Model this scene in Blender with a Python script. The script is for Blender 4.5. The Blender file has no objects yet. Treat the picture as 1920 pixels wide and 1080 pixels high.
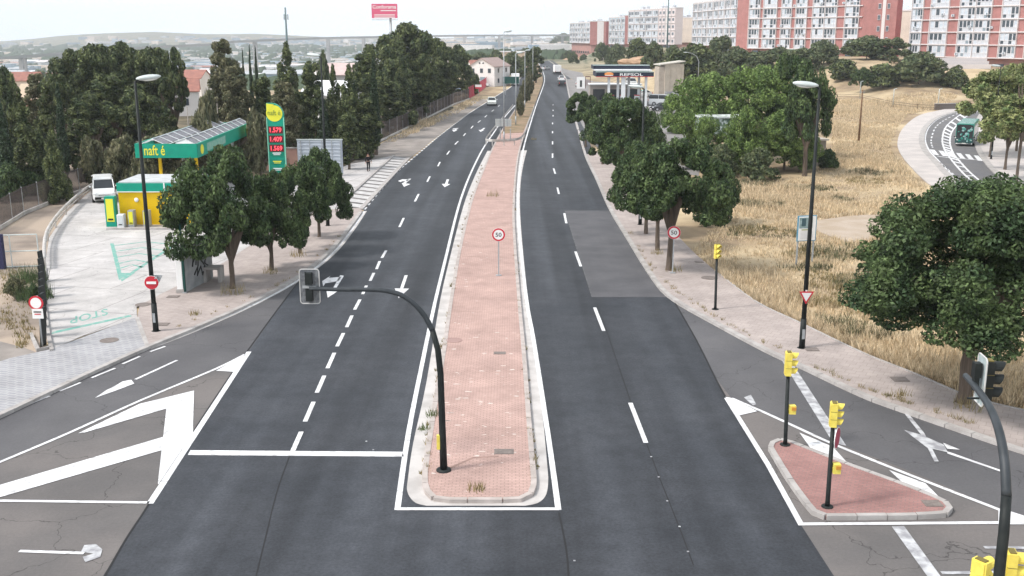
import bpy, math, random
import numpy as np
from mathutils import Vector, Matrix
from mathutils.geometry import tessellate_polygon
R=math.radians
sc=bpy.context.scene
# ---------------- camera, sky, sun, exposure ----------------
F=1950.0; PITCH=math.atan(475.0/F); CH=13.0
cam_d=bpy.data.cameras.new("camera"); cam=bpy.data.objects.new("camera",cam_d); sc.collection.objects.link(cam)
cam.location=(0,0,CH); cam.rotation_euler=(math.pi/2-PITCH,0,0)
cam_d.sensor_width=36; cam_d.lens=F/1920*36; cam_d.clip_start=0.1; cam_d.clip_end=12000
sc.camera=cam
w=bpy.data.worlds.new("World"); sc.world=w; w.use_nodes=True
nt=w.node_tree; bg=nt.nodes['Background']
sky=nt.nodes.new('ShaderNodeTexSky'); sky.sky_type='NISHITA'; sky.sun_disc=False
SUN_EL=R(50); SUN_DIR=(-0.93,-0.37)          # towards the sun, in plan
sky.sun_elevation=SUN_EL; sky.sun_rotation=math.atan2(SUN_DIR[0],SUN_DIR[1])
sky.air_density=1.0; sky.dust_density=4.0; sky.ozone_density=1.0
hs=nt.nodes.new('ShaderNodeHueSaturation'); hs.inputs['Saturation'].default_value=0.42; hs.inputs['Value'].default_value=1.1
nt.links.new(sky.outputs[0],hs.inputs['Color']); bg.inputs[1].default_value=0.15
# thin bright cloud veil, thickest towards the horizon, bluer low on the left
wt=nt.nodes.new('ShaderNodeTexCoord'); ws=nt.nodes.new('ShaderNodeSeparateXYZ'); nt.links.new(wt.outputs['Generated'],ws.inputs[0])
wr_=nt.nodes.new('ShaderNodeMapRange'); wr_.inputs[1].default_value=-.02; wr_.inputs[2].default_value=.75; wr_.inputs[3].default_value=1; wr_.inputs[4].default_value=.25; nt.links.new(ws.outputs[2],wr_.inputs[0])
wl=nt.nodes.new('ShaderNodeMapRange'); wl.inputs[1].default_value=-.45; wl.inputs[2].default_value=-.15; wl.inputs[3].default_value=.62; wl.inputs[4].default_value=1; nt.links.new(ws.outputs[0],wl.inputs[0])
wn=nt.nodes.new('ShaderNodeTexNoise'); wn.inputs['Scale'].default_value=2.5; wn.inputs['Detail'].default_value=4; nt.links.new(wt.outputs['Generated'],wn.inputs[0])
wm=nt.nodes.new('ShaderNodeMix'); wm.data_type='RGBA'; wm.inputs[6].default_value=(5.6,6.5,7.4,1); wm.inputs[7].default_value=(8.2,8.7,8.9,1); nt.links.new(wl.outputs[0],wm.inputs[0])
wx=nt.nodes.new('ShaderNodeMix'); wx.data_type='RGBA'; nt.links.new(wr_.outputs[0],wx.inputs[0]); nt.links.new(hs.outputs[0],wx.inputs[6]); nt.links.new(wm.outputs[2],wx.inputs[7]); nt.links.new(wx.outputs[2],bg.inputs[0])
sl=bpy.data.lights.new('sun','SUN'); so=bpy.data.objects.new('sun',sl); sc.collection.objects.link(so)
sl.energy=2.3; sl.angle=R(9); sl.color=(1,0.95,0.88)
sd=Vector((SUN_DIR[0]*math.cos(SUN_EL),SUN_DIR[1]*math.cos(SUN_EL),math.sin(SUN_EL)))
so.rotation_euler=sd.to_track_quat('Z','Y').to_euler(); so.location=(-30,-20,60)
sc.view_settings.view_transform='Standard'; sc.view_settings.look='None'; sc.view_settings.gamma=1
sc.view_settings.exposure=0.33
sc.cycles.max_bounces=6; sc.cycles.diffuse_bounces=3; sc.cycles.volume_bounces=0; sc.cycles.transparent_max_bounces=4
# ---------------- picture to place ----------------
cP,sP=math.cos(PITCH),math.sin(PITCH)
def ray(px,py):
    u=(px-960)/F; v=(540-py)/F
    return Vector((u,cP+v*sP,-sP+v*cP))
def G(px,py,z=0.0):
    d=ray(px,py); t=(z-CH)/d.z
    return Vector((d.x*t,d.y*t,z))
def A(px,py,D):
    d=ray(px,py); t=D/d.y
    return Vector((d.x*t,D,CH+d.z*t))
def sst(x,a,b):
    t=min(1,max(0,(x-a)/(b-a))); return t*t*(3-2*t)
RIDGE=[(-400,84),(0,80),(73,75),(146,66),(229,62),(312,60),(396,64),(486,64),(499,61),(533,65),(620,70),(760,72),(1100,74),(1900,76),(2600,76)]
def ridge_z(px,D):
    py=np.interp(px,[a for a,b in RIDGE],[b for a,b in RIDGE])
    return CH-D*(py-65)/F
def H(x,y):
    z=0.0
    if y<170: return z
    # terrace with the flats, right of the road
    s0=225-35*sst(x,60,85)
    m=sst(x-(0.04*y+14),2,18)
    z+=7.0*sst(y,s0,s0+85)*m
    z+=0.35*math.sin(x*.21+1)*math.sin(y*.17)*sst(y,s0,s0+40)*m*(1-sst(y,s0+70,s0+110))
    # plain falling away to the left
    ml=sst(-x-0.05*y,12,60)
    z-=16*sst(y,170,650)*ml*(1-m)
    z-=14*sst(y,520,1100)*(1-0.5*m)
    if y>2600:
        px=960+x/y*F
        z=z+(ridge_z(px,4200)-z)*sst(y,2600,4200)
    return z
def T(px,py,lo=20,hi=4300):
    d=ray(px,py); D=lo
    while D<hi:
        p=A(px,py,D)
        if p.z<=H(p.x,p.y): 
            a=D/1.01-1;b=D
            for _ in range(18):
                mmid=(a+b)/2; q=A(px,py,mmid)
                if q.z<=H(q.x,q.y): b=mmid
                else: a=mmid
            q=A(px,py,b); q.z=H(q.x,q.y); return q
        D=D*1.01+.3
    return A(px,py,hi)
def TD(px,D):
    x=(px-960)/F*D*1.0/ (cP) ; 
    # solve for the row so that the foot at distance D lies on the terrain
    for _ in range(6):
        z=H(x,D); k=(CH-z)/D
        # axial depth
        dep=D*cP+(CH-z)*sP
        x=(px-960)/F*dep
    return Vector((x,D,H(x,D)))
def dep_of(p): return p.y*cP+(CH-p.z)*sP
def pxm(p): return F/dep_of(p)
# ---------------- materials ----------------
MATS={}
def lin(c):
    return tuple(((v/255)/12.92 if v/255<=.04045 else ((v/255+.055)/1.055)**2.4) for v in c)
def M(name,col,rough=.75,metal=0,col2=None,scale=3.0,detail=6,stretch=(1,1,1),fac=(.35,.65),bump=0,bscale=30,spec=.3,emit=0,island=0,col3=None,scale3=.15,fac3=(.45,.6)):
    if name in MATS: return MATS[name]
    m=bpy.data.materials.new(name); m.use_nodes=True; n=m.node_tree; b=n.nodes['Principled BSDF']
    b.inputs['Roughness'].default_value=rough; b.inputs['Metallic'].default_value=metal
    b.inputs['Specular IOR Level'].default_value=spec
    c=(*col,1); b.inputs['Base Color'].default_value=c
    tc=n.nodes.new('ShaderNodeTexCoord'); mp=n.nodes.new('ShaderNodeMapping'); mp.inputs['Scale'].default_value=stretch
    n.links.new(tc.outputs['Object'],mp.inputs['Vector'])
    out=None
    def layer(prev,colr,sc_,f,src=None):
        no=n.nodes.new('ShaderNodeTexNoise'); no.inputs['Scale'].default_value=sc_; no.inputs['Detail'].default_value=detail
        n.links.new((src or mp).outputs[0],no.inputs['Vector'])
        mr=n.nodes.new('ShaderNodeMapRange'); mr.inputs[1].default_value=f[0]; mr.inputs[2].default_value=f[1]
        n.links.new(no.outputs[0],mr.inputs[0])
        mx=n.nodes.new('ShaderNodeMix'); mx.data_type='RGBA'
        n.links.new(mr.outputs[0],mx.inputs[0])
        if prev is None: mx.inputs[6].default_value=c
        else: n.links.new(prev,mx.inputs[6])
        mx.inputs[7].default_value=(*colr,1)
        return mx.outputs[2]
    if col2 is not None: out=layer(None,col2,scale,fac)
    if col3 is not None: out=layer(out,col3,scale3,fac3)
    if island:
        ge=n.nodes.new('ShaderNodeNewGeometry'); h=n.nodes.new('ShaderNodeHueSaturation')
        mr=n.nodes.new('ShaderNodeMapRange'); mr.inputs[3].default_value=1-island; mr.inputs[4].default_value=1+island
        n.links.new(ge.outputs['Random Per Island'],mr.inputs[0]); n.links.new(mr.outputs[0],h.inputs['Value'])
        if out: n.links.new(out,h.inputs['Color'])
        else: h.inputs['Color'].default_value=c
        out=h.outputs[0]
    if out: n.links.new(out,b.inputs['Base Color'])
    if bump:
        no=n.nodes.new('ShaderNodeTexNoise'); no.inputs['Scale'].default_value=bscale; no.inputs['Detail'].default_value=4
        n.links.new(mp.outputs[0],no.inputs['Vector'])
        bp=n.nodes.new('ShaderNodeBump'); bp.inputs['Strength'].default_value=bump; bp.inputs['Distance'].default_value=.05
        n.links.new(no.outputs[0],bp.inputs['Height']); n.links.new(bp.outputs[0],b.inputs['Normal'])
    if emit:
        b.inputs['Emission Color'].default_value=c; b.inputs['Emission Strength'].default_value=emit
    MATS[name]=m; return m
def add_streaks(m,amt=.18,scale=(.55,.012,1),fine=0.10,cracks=0):
    """wheel-polished lanes, fine aggregate grain and tar cracks of an asphalt surface"""
    n=m.node_tree; b=n.nodes['Principled BSDF']
    link=b.inputs['Base Color'].links; src=link[0].from_socket if link else None
    tc=n.nodes.new('ShaderNodeTexCoord'); mp=n.nodes.new('ShaderNodeMapping'); mp.inputs['Scale'].default_value=scale
    n.links.new(tc.outputs['Object'],mp.inputs[0])
    no=n.nodes.new('ShaderNodeTexNoise'); no.inputs['Scale'].default_value=1; no.inputs['Detail'].default_value=3; n.links.new(mp.outputs[0],no.inputs[0])
    n2=n.nodes.new('ShaderNodeTexNoise'); n2.inputs['Scale'].default_value=11; n2.inputs['Detail'].default_value=6; n2.inputs['Roughness'].default_value=.8; n.links.new(tc.outputs['Object'],n2.inputs[0])
    a=n.nodes.new('ShaderNodeMapRange'); a.inputs[1].default_value=.3;a.inputs[2].default_value=.7;a.inputs[3].default_value=1-amt;a.inputs[4].default_value=1+amt; n.links.new(no.outputs[0],a.inputs[0])
    f=n.nodes.new('ShaderNodeMapRange'); f.inputs[1].default_value=.3;f.inputs[2].default_value=.7;f.inputs[3].default_value=1-fine;f.inputs[4].default_value=1+fine; n.links.new(n2.outputs[0],f.inputs[0])
    mu=n.nodes.new('ShaderNodeMath'); mu.operation='MULTIPLY'; n.links.new(a.outputs[0],mu.inputs[0]); n.links.new(f.outputs[0],mu.inputs[1])
    val=mu.outputs[0]
    # dust and old oil in irregular blotches
    nb=n.nodes.new('ShaderNodeTexNoise'); nb.inputs['Scale'].default_value=1.3; nb.inputs['Detail'].default_value=8; nb.inputs['Roughness'].default_value=.65; n.links.new(tc.outputs['Object'],nb.inputs[0])
    fb=n.nodes.new('ShaderNodeMapRange'); fb.inputs[1].default_value=.32;fb.inputs[2].default_value=.7;fb.inputs[3].default_value=1-amt*.4;fb.inputs[4].default_value=1+amt*.5; n.links.new(nb.outputs[0],fb.inputs[0])
    mb_=n.nodes.new('ShaderNodeMath'); mb_.operation='MULTIPLY'; n.links.new(val,mb_.inputs[0]); n.links.new(fb.outputs[0],mb_.inputs[1]); val=mb_.outputs[0]
    if cracks:
        n3=n.nodes.new('ShaderNodeTexNoise'); n3.inputs['Scale'].default_value=.9; n3.inputs['Detail'].default_value=5; n.links.new(tc.outputs['Object'],n3.inputs[0])
        vm=n.nodes.new('ShaderNodeVectorMath'); vm.operation='SCALE'; vm.inputs[3].default_value=1.6; n.links.new(n3.outputs['Color'],vm.inputs[0])
        va=n.nodes.new('ShaderNodeVectorMath'); va.operation='ADD'; n.links.new(vm.outputs[0],va.inputs[0]); n.links.new(tc.outputs['Object'],va.inputs[1])
        vo=n.nodes.new('ShaderNodeTexVoronoi'); vo.feature='DISTANCE_TO_EDGE'; vo.inputs['Scale'].default_value=.22; n.links.new(va.outputs[0],vo.inputs['Vector'])
        cr=n.nodes.new('ShaderNodeMapRange'); cr.inputs[1].default_value=0.0;cr.inputs[2].default_value=.005;cr.inputs[3].default_value=1-cracks;cr.inputs[4].default_value=1; n.links.new(vo.outputs['Distance'],cr.inputs[0])
        m2=n.nodes.new('ShaderNodeMath'); m2.operation='MULTIPLY'; n.links.new(val,m2.inputs[0]); n.links.new(cr.outputs[0],m2.inputs[1]); val=m2.outputs[0]
    h=n.nodes.new('ShaderNodeHueSaturation'); n.links.new(val,h.inputs['Value'])
    if src: n.links.new(src,h.inputs['Color'])
    else: h.inputs['Color'].default_value=b.inputs['Base Color'].default_value
    n.links.new(h.outputs[0],b.inputs['Base Color'])
    return m
def brickmat(name,c1,c2,mortar,scale=1,bw=.2,bh=.1,mort=.008,rough=.85,stain=None,rot=0):
    if name in MATS: return MATS[name]
    m=bpy.data.materials.new(name); m.use_nodes=True; n=m.node_tree; b=n.nodes['Principled BSDF']; b.inputs['Roughness'].default_value=rough; b.inputs['Specular IOR Level'].default_value=.2
    tc=n.nodes.new('ShaderNodeTexCoord'); mp=n.nodes.new('ShaderNodeMapping'); mp.inputs['Rotation'].default_value=(0,0,rot); n.links.new(tc.outputs['Object'],mp.inputs[0])
    br=n.nodes.new('ShaderNodeTexBrick'); n.links.new(mp.outputs[0],br.inputs[0])
    br.inputs['Color1'].default_value=(*c1,1); br.inputs['Color2'].default_value=(*c2,1); br.inputs['Mortar'].default_value=(*mortar,1)
    br.inputs['Scale'].default_value=scale; br.inputs['Brick Width'].default_value=bw; br.inputs['Row Height'].default_value=bh; br.inputs['Mortar Size'].default_value=mort
    no=n.nodes.new('ShaderNodeTexNoise'); no.inputs['Scale'].default_value=.6; no.inputs['Detail'].default_value=8; no.inputs['Roughness'].default_value=.7; n.links.new(tc.outputs['Object'],no.inputs[0])
    mr=n.nodes.new('ShaderNodeMapRange'); mr.inputs[1].default_value=.3;mr.inputs[2].default_value=.7;mr.inputs[3].default_value=.8;mr.inputs[4].default_value=1.18; n.links.new(no.outputs[0],mr.inputs[0])
    h=n.nodes.new('ShaderNodeHueSaturation'); n.links.new(mr.outputs[0],h.inputs['Value']); n.links.new(br.outputs[0],h.inputs['Color']); out=h.outputs[0]
    if stain:
        n2=n.nodes.new('ShaderNodeTexNoise'); n2.inputs['Scale'].default_value=2.2; n2.inputs['Detail'].default_value=9; n2.inputs['Roughness'].default_value=.75; n.links.new(tc.outputs['Object'],n2.inputs[0])
        r2=n.nodes.new('ShaderNodeMapRange'); r2.inputs[1].default_value=.62;r2.inputs[2].default_value=.7; n.links.new(n2.outputs[0],r2.inputs[0])
        mx=n.nodes.new('ShaderNodeMix'); mx.data_type='RGBA'; n.links.new(r2.outputs[0],mx.inputs[0]); n.links.new(out,mx.inputs[6]); mx.inputs[7].default_value=(*stain,1); out=mx.outputs[2]
    n.links.new(out,b.inputs['Base Color'])
    MATS[name]=m; return m
def leafmat(name,c1,c2,isl=.35,trans=.25):
    m=M(name,c1,rough=.6,col2=c2,scale=4.5,detail=3,island=isl,spec=.25,fac=(.4,.6))
    b=m.node_tree.nodes['Principled BSDF']; n=m.node_tree
    tr=n.nodes.new('ShaderNodeBsdfTranslucent'); mx=n.nodes.new('ShaderNodeMixShader'); mx.inputs[0].default_value=trans
    src=b.inputs['Base Color'].links[0].from_socket; n.links.new(src,tr.inputs[0])
    o=n.nodes['Material Output']; n.links.new(b.outputs[0],mx.inputs[1]); n.links.new(tr.outputs[0],mx.inputs[2]); n.links.new(mx.outputs[0],o.inputs[0])
    return m
# ---------------- mesh builder ----------------
class MB:
    def __init__(s): s.v=[];s.f=[];s.m=[]
    def add(s,vs,fs,mi=0):
        o=len(s.v); s.v+= [tuple(q) for q in vs]; s.f+=[tuple(i+o for i in f) for f in fs]; s.m+=[mi]*len(fs); return s
    def box(s,c,d,rz=0,mi=0,mat=None):
        hx,hy,hz=d[0]/2,d[1]/2,d[2]/2
        vs=[Vector((x*hx,y*hy,z*hz)) for z in(-1,1) for y in(-1,1) for x in(-1,1)]
        if rz: q=Matrix.Rotation(rz,3,'Z'); vs=[q@a for a in vs]
        if mat is not None: vs=[mat@a for a in vs]
        c=Vector(c); vs=[a+c for a in vs]
        return s.add(vs,[(0,2,3,1),(4,5,7,6),(0,1,5,4),(2,6,7,3),(0,4,6,2),(1,3,7,5)],mi)
    def tube(s,pts,rad,n=10,mi=0,cap=True):
        pts=[Vector(p) for p in pts]
        if not hasattr(rad,'__len__'): rad=[rad]*len(pts)
        up=None; rings=[]
        for i,p in enumerate(pts):
            d=(pts[min(i+1,len(pts)-1)]-pts[max(i-1,0)]).normalized()
            if up is None:
                a=Vector((1,0,0)) if abs(d.x)<.8 else Vector((0,1,0))
                u=(a-d*a.dot(d)).normalized()
            else: u=(up-d*up.dot(d)).normalized()
            up=u; w_=d.cross(u)
            rings.append([p+(u*math.cos(2*math.pi*k/n)+w_*math.sin(2*math.pi*k/n))*rad[i] for k in range(n)])
        vs=[q for r in rings for q in r]; fs=[]
        for i in range(len(pts)-1):
            for k in range(n):
                fs.append((i*n+k,i*n+(k+1)%n,(i+1)*n+(k+1)%n,(i+1)*n+k))
        if cap: fs.append(tuple(range(n))[::-1]); fs.append(tuple((len(pts)-1)*n+k for k in range(n)))
        return s.add(vs,fs,mi)
    def poly(s,pts,mi=0):
        pts=[Vector(p) for p in pts]
        tr=tessellate_polygon([pts]); 
        # orient up
        fs=[]
        for t in tr:
            a,b,c=[pts[i] for i in t]
            nrm=(b-a).cross(c-a)
            if nrm.length<1e-9: continue
            fs.append(t if nrm.z>=0 else t[::-1])
        return s.add(pts,fs,mi)
    def slab(s,pts,z0,z1,mi=0,mis=None):
        top=[Vector((p[0],p[1],z1)) for p in pts]; s.poly(top,mi)
        n=len(pts); area=sum(pts[i][0]*pts[(i+1)%n][1]-pts[(i+1)%n][0]*pts[i][1] for i in range(n))
        vs=[Vector((p[0],p[1],z0)) for p in pts]+top
        fs=[(i,(i+1)%n,n+(i+1)%n,n+i) for i in range(n)]
        if area<0: fs=[f[::-1] for f in fs]
        return s.add(vs,fs,mi if mis is None else mis)
    def extr(s,pts2,a,b,frame,mi=0):
        """closed outline pts2 (x,z) extruded along y from a to b in frame (4x4)"""
        n=len(pts2)
        vs=[frame@Vector((p[0],a,p[1])) for p in pts2]+[frame@Vector((p[0],b,p[1])) for p in pts2]
        fs=[(i,(i+1)%n,n+(i+1)%n,n+i) for i in range(n)]
        tr=tessellate_polygon([[Vector((p[0],p[1],0)) for p in pts2]])
        for t in tr: fs.append(tuple(t)); fs.append(tuple(n+i for i in t[::-1]))
        return s.add(vs,fs,mi)
    def lathe(s,prof,n=12,c=(0,0,0),mi=0,axis='Z'):
        c=Vector(c); vs=[]
        for r,z in prof:
            for k in range(n):
                a=2*math.pi*k/n
                q=Vector((r*math.cos(a),r*math.sin(a),z))
                if axis=='Y': q=Vector((q.x,q.z,q.y))
                if axis=='X': q=Vector((q.z,q.x,q.y))
                vs.append(c+q)
        fs=[]
        for i in range(len(prof)-1):
            for k in range(n): fs.append((i*n+k,i*n+(k+1)%n,(i+1)*n+(k+1)%n,(i+1)*n+k))
        fs.append(tuple(range(n))[::-1]); fs.append(tuple((len(prof)-1)*n+k for k in range(n)))
        return s.add(vs,fs,mi)
    def line(s,pts,wd,z,mi=0,closed=False):
        """flat painted line of width wd"""
        P=[Vector((p[0],p[1],0)) for p in pts]; L=[];Rr=[]
        for i,p in enumerate(P):
            a=P[i-1] if i>0 else (P[-1] if closed else P[0]); b=P[(i+1)%len(P)] if (i<len(P)-1 or closed) else P[-1]
            d=(b-a)
            if d.length<1e-6: d=Vector((0,1,0))
            d.normalize(); nn=Vector((-d.y,d.x,0))*wd/2
            L.append(p+nn);Rr.append(p-nn)
        n=len(P); vs=[Vector((q.x,q.y,z)) for q in L+Rr]
        rng=range(n if closed else n-1)
        return s.add(vs,[(i,n+i,n+(i+1)%n,(i+1)%n) for i in rng],mi)
    def kerb(s,pts,wd,z0,z1,mi=0,closed=False):
        P=[Vector((p[0],p[1],0)) for p in pts]; n=len(P); L=[];Rr=[]
        for i,p in enumerate(P):
            a=P[i-1] if i>0 else (P[-1] if closed else P[0]); b=P[(i+1)%n] if (i<n-1 or closed) else P[-1]
            d=(b-a).normalized(); nn=Vector((-d.y,d.x,0))*wd/2
            L.append(p+nn);Rr.append(p-nn)
        vs=[Vector((q.x,q.y,zz)) for zz in(z0,z1) for q in L+Rr]
        fs=[]
        for i in range(n if closed else n-1):
            j=(i+1)%n
            fs+=[(2*n+i,3*n+i,3*n+j,2*n+j),(n+i,n+j,3*n+j,3*n+i),(i,2*n+i,2*n+j,j)]
        if not closed: fs+=[(0,n,3*n,2*n),(n-1,3*n-1,4*n-1,2*n-1)]
        return s.add(vs,fs,mi)
    def ell(s,c,r,n=10,m=6,mi=0,rot=None):
        c=Vector(c); vs=[];fs=[]
        for i in range(m+1):
            th=math.pi*i/m
            for k in range(n):
                ph=2*math.pi*k/n
                q=Vector((r[0]*math.sin(th)*math.cos(ph),r[1]*math.sin(th)*math.sin(ph),r[2]*math.cos(th)))
                if rot is not None: q=rot@q
                vs.append(c+q)
        for i in range(m):
            for k in range(n): fs.append((i*n+k,(i+1)*n+k,(i+1)*n+(k+1)%n,i*n+(k+1)%n))
        return s.add(vs,fs,mi)
    def stones(s,pts,wd,z0,z1,step=1.0,closed=False):
        """kerb laid from single stones with open joints and small unevenness"""
        P=[Vector((p[0],p[1],0)) for p in pts]
        if closed: P.append(P[0].copy())
        r=random.Random(len(P)); cum=[0]
        for a,b in zip(P,P[1:]): cum.append(cum[-1]+(b-a).length)
        def atl(d):
            d=min(max(d,0),cum[-1])
            for i in range(len(P)-1):
                if cum[i+1]>=d and cum[i+1]>cum[i]: return P[i].lerp(P[i+1],(d-cum[i])/(cum[i+1]-cum[i]))
            return P[-1].copy()
        n=max(1,int(cum[-1]/step)); st=cum[-1]/n
        for k in range(n):
            d0=k*st+.012;d1=(k+1)*st-.012; a=atl(d0);m=atl((d0+d1)/2);b=atl(d1); dz=r.uniform(-.006,.006)
            if (b-a).length>1e-3: s.kerb([a,m,b] if (m-a).length>1e-3 and (b-m).length>1e-3 else [a,b],wd,z0,z1+dz)
        return s
    def text(s,txt,o,xv,yv,mi=0,fit=True):
        """writing whose box is spanned by xv (reading direction) and yv (up) from corner o"""
        vs,fs,(x0,x1,y0,y1)=text_geo(txt)
        o=Vector(o);xv=Vector(xv);yv=Vector(yv)
        return s.add([o+xv*((v[0]-x0)/(x1-x0))+yv*((v[1]-y0)/(y1-y0)) for v in vs],fs,mi)
    def make(s,name,mats,parent=None,smooth=False,loc=None):
        me=bpy.data.meshes.new(name); me.from_pydata([tuple(v) for v in s.v],[],s.f)
        if not isinstance(mats,(list,tuple)): mats=[mats]
        for m in mats: me.materials.append(m)
        if len(mats)>1: me.polygons.foreach_set('material_index',s.m)
        if smooth: me.polygons.foreach_set('use_smooth',[True]*len(s.f))
        me.update()
        o=bpy.data.objects.new(name,me); sc.collection.objects.link(o)
        if parent: o.parent=parent
        if loc is not None: o.location=loc
        return o
_tc={}
def text_geo(txt):
    if txt in _tc: return _tc[txt]
    cu=bpy.data.curves.new('t','FONT'); cu.body=txt; cu.resolution_u=3; cu.offset=0.012
    o=bpy.data.objects.new('t',cu); sc.collection.objects.link(o)
    bpy.context.view_layer.update()
    dg=bpy.context.evaluated_depsgraph_get(); me=bpy.data.meshes.new_from_object(o.evaluated_get(dg))
    vs=[tuple(v.co) for v in me.vertices]; fs=[tuple(p.vertices) for p in me.polygons]
    bpy.data.objects.remove(o); bpy.data.meshes.remove(me); bpy.data.curves.remove(cu)
    xs=[v[0] for v in vs]; ys=[v[1] for v in vs]
    _tc[txt]=(vs,fs,(min(xs),max(xs),min(ys),max(ys))); return _tc[txt]
def thing(name,label,cat,loc=(0,0,0),rz=0,group=None):
    o=bpy.data.objects.new(name,None); sc.collection.objects.link(o); o.location=loc; o.rotation_euler=(0,0,rz); o.empty_display_size=.3
    o['label']=label;o['category']=cat
    if group:o['group']=group
    return o
def tag(o,label,cat,group=None,kind=None):
    o['label']=label;o['category']=cat
    if group:o['group']=group
    if kind:o['kind']=kind
    return o
def struct(o,kind='structure',label=None,cat=None):
    o['kind']=kind
    if label:o['label']=label
    if cat:o['category']=cat
    return o
def kids(o): return [c for c in o.children]
def dup(o,loc=None,rz=None,label=None,group=None,parent=None):
    c=o.copy(); sc.collection.objects.link(c)
    if parent: c.parent=parent
    if loc is not None:c.location=loc
    if rz is not None:c.rotation_euler=(0,0,rz)
    if label:c['label']=label
    if group:c['group']=group
    for k in list(o.children): dup(k,parent=c)
    return c
def curve(pts,n=6):
    """catmull-rom through points"""
    P=[Vector(p) for p in pts]; out=[]
    for i in range(len(P)-1):
        a=P[max(i-1,0)];b=P[i];c=P[i+1];d=P[min(i+2,len(P)-1)]
        for k in range(n):
            t=k/n
            out.append(.5*((2*b)+(c-a)*t+(2*a-5*b+4*c-d)*t*t+(3*b-a-3*c+d)*t**3))
    out.append(P[-1]); return out
def GP(pts,z=0.0): return [G(p[0],p[1],z) for p in pts]
def GC(pts,n=5,z=0.0): return curve(GP(pts,z),n)
# ---------------- surfaces ----------------
m_ground=M('dry_earth',(.36,.27,.17),rough=.95,col2=(.22,.165,.11),scale=.35,detail=12,fac=(.38,.62),col3=(.50,.40,.26),scale3=.07,bump=.6,bscale=3)
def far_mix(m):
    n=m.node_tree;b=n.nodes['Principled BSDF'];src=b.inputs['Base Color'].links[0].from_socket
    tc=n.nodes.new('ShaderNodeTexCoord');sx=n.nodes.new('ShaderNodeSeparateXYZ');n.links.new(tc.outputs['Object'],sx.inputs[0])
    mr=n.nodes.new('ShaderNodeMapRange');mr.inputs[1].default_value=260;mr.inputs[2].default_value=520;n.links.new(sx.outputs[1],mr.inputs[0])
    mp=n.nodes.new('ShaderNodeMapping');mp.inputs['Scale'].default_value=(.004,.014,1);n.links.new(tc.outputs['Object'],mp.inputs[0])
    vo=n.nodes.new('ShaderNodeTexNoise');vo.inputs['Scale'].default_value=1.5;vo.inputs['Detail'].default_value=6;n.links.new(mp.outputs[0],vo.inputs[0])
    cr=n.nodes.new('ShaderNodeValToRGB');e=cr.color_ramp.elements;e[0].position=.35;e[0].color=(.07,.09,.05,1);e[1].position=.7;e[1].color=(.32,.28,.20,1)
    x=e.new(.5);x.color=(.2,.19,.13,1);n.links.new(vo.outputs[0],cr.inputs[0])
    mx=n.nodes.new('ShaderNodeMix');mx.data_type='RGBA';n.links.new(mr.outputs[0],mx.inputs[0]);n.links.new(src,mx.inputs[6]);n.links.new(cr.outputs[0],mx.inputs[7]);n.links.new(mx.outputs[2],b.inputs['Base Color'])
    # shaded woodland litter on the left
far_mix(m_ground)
def terrain():
    ys=[-40,-15,0]; y=5.0
    while y<4800: ys.append(y); y+=max(3.0,y*.022)
    us=np.linspace(-1.35,1.35,120)
    vs=[];fs=[]
    for y in ys:
        for u in us:
            x=u*(y+60); vs.append((x,y,H(x,y)-.012))
    n=len(us)
    for i in range(len(ys)-1):
        for k in range(n-1): fs.append((i*n+k,i*n+k+1,(i+1)*n+k+1,(i+1)*n+k))
    mb=MB();mb.v=vs;mb.f=fs;mb.m=[0]*len(fs)
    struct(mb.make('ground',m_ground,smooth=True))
terrain()
m_newasph=add_streaks(M('new_asphalt',(.036,.040,.048),rough=.72,col2=(.048,.052,.061),scale=.25,spec=.25),amt=.42,fine=.36)
m_oldasph=add_streaks(M('old_asphalt',(.155,.142,.138),rough=.85,col2=(.115,.109,.109),scale=.22,detail=8,fac=(.4,.6)),amt=.07,fine=.13,scale=(.3,.2,1),cracks=.6)
m_slip=add_streaks(M('slip_asphalt',(.112,.110,.116),rough=.8,col2=(.088,.087,.094),scale=.3),amt=.10,fine=.15,scale=(.4,.1,1),cracks=.45)
m_patch=add_streaks(M('patched_asphalt',(.105,.104,.112),rough=.75,col2=(.080,.080,.088),scale=.5),amt=.12,fine=.14)
m_white=M('road_paint',(.74,.75,.77),rough=.65,col2=(.45,.45,.46),scale=4,detail=12,fac=(.53,.64),col3=(.56,.56,.58),scale3=.8,fac3=(.42,.66))
m_worn=M('worn_paint',(.52,.53,.55),rough=.7,col2=(.28,.28,.30),scale=3,detail=10,fac=(.4,.6))
m_green_paint=M('green_paint',(.15,.36,.31),rough=.75,col2=(.38,.43,.41),scale=4,detail=9,fac=(.5,.7))
m_conc=add_streaks(brickmat('pale_concrete',(.47,.455,.455),(.44,.425,.42),(.28,.265,.26),bw=4.2,bh=4.2,mort=.035,rot=.25,stain=(.40,.375,.365)),amt=.10,fine=.08,scale=(.25,.12,1),cracks=.35)
m_kerb=M('kerb_stone',(.42,.40,.39),rough=.9,col2=(.33,.31,.30),scale=1.6,detail=8,fac=(.4,.6))
m_gutter=M('gutter_concrete',(.52,.50,.49),rough=.9,col2=(.40,.38,.37),scale=1.2,detail=8,fac=(.4,.65))
m_brick=brickmat('median_brick',(.43,.295,.262),(.48,.33,.295),(.30,.215,.19),bw=.22,bh=.11,mort=.013,stain=(.60,.50,.46))
m_brick2=brickmat('island_brick',(.29,.155,.145),(.34,.185,.17),(.24,.16,.15),bw=.22,bh=.11,mort=.014,rot=.4)
m_pave=brickmat('pavement_tiles',(.39,.338,.318),(.36,.312,.295),(.30,.26,.245),bw=.4,bh=.4,mort=.014,rot=.5,stain=(.30,.25,.23))
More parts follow.
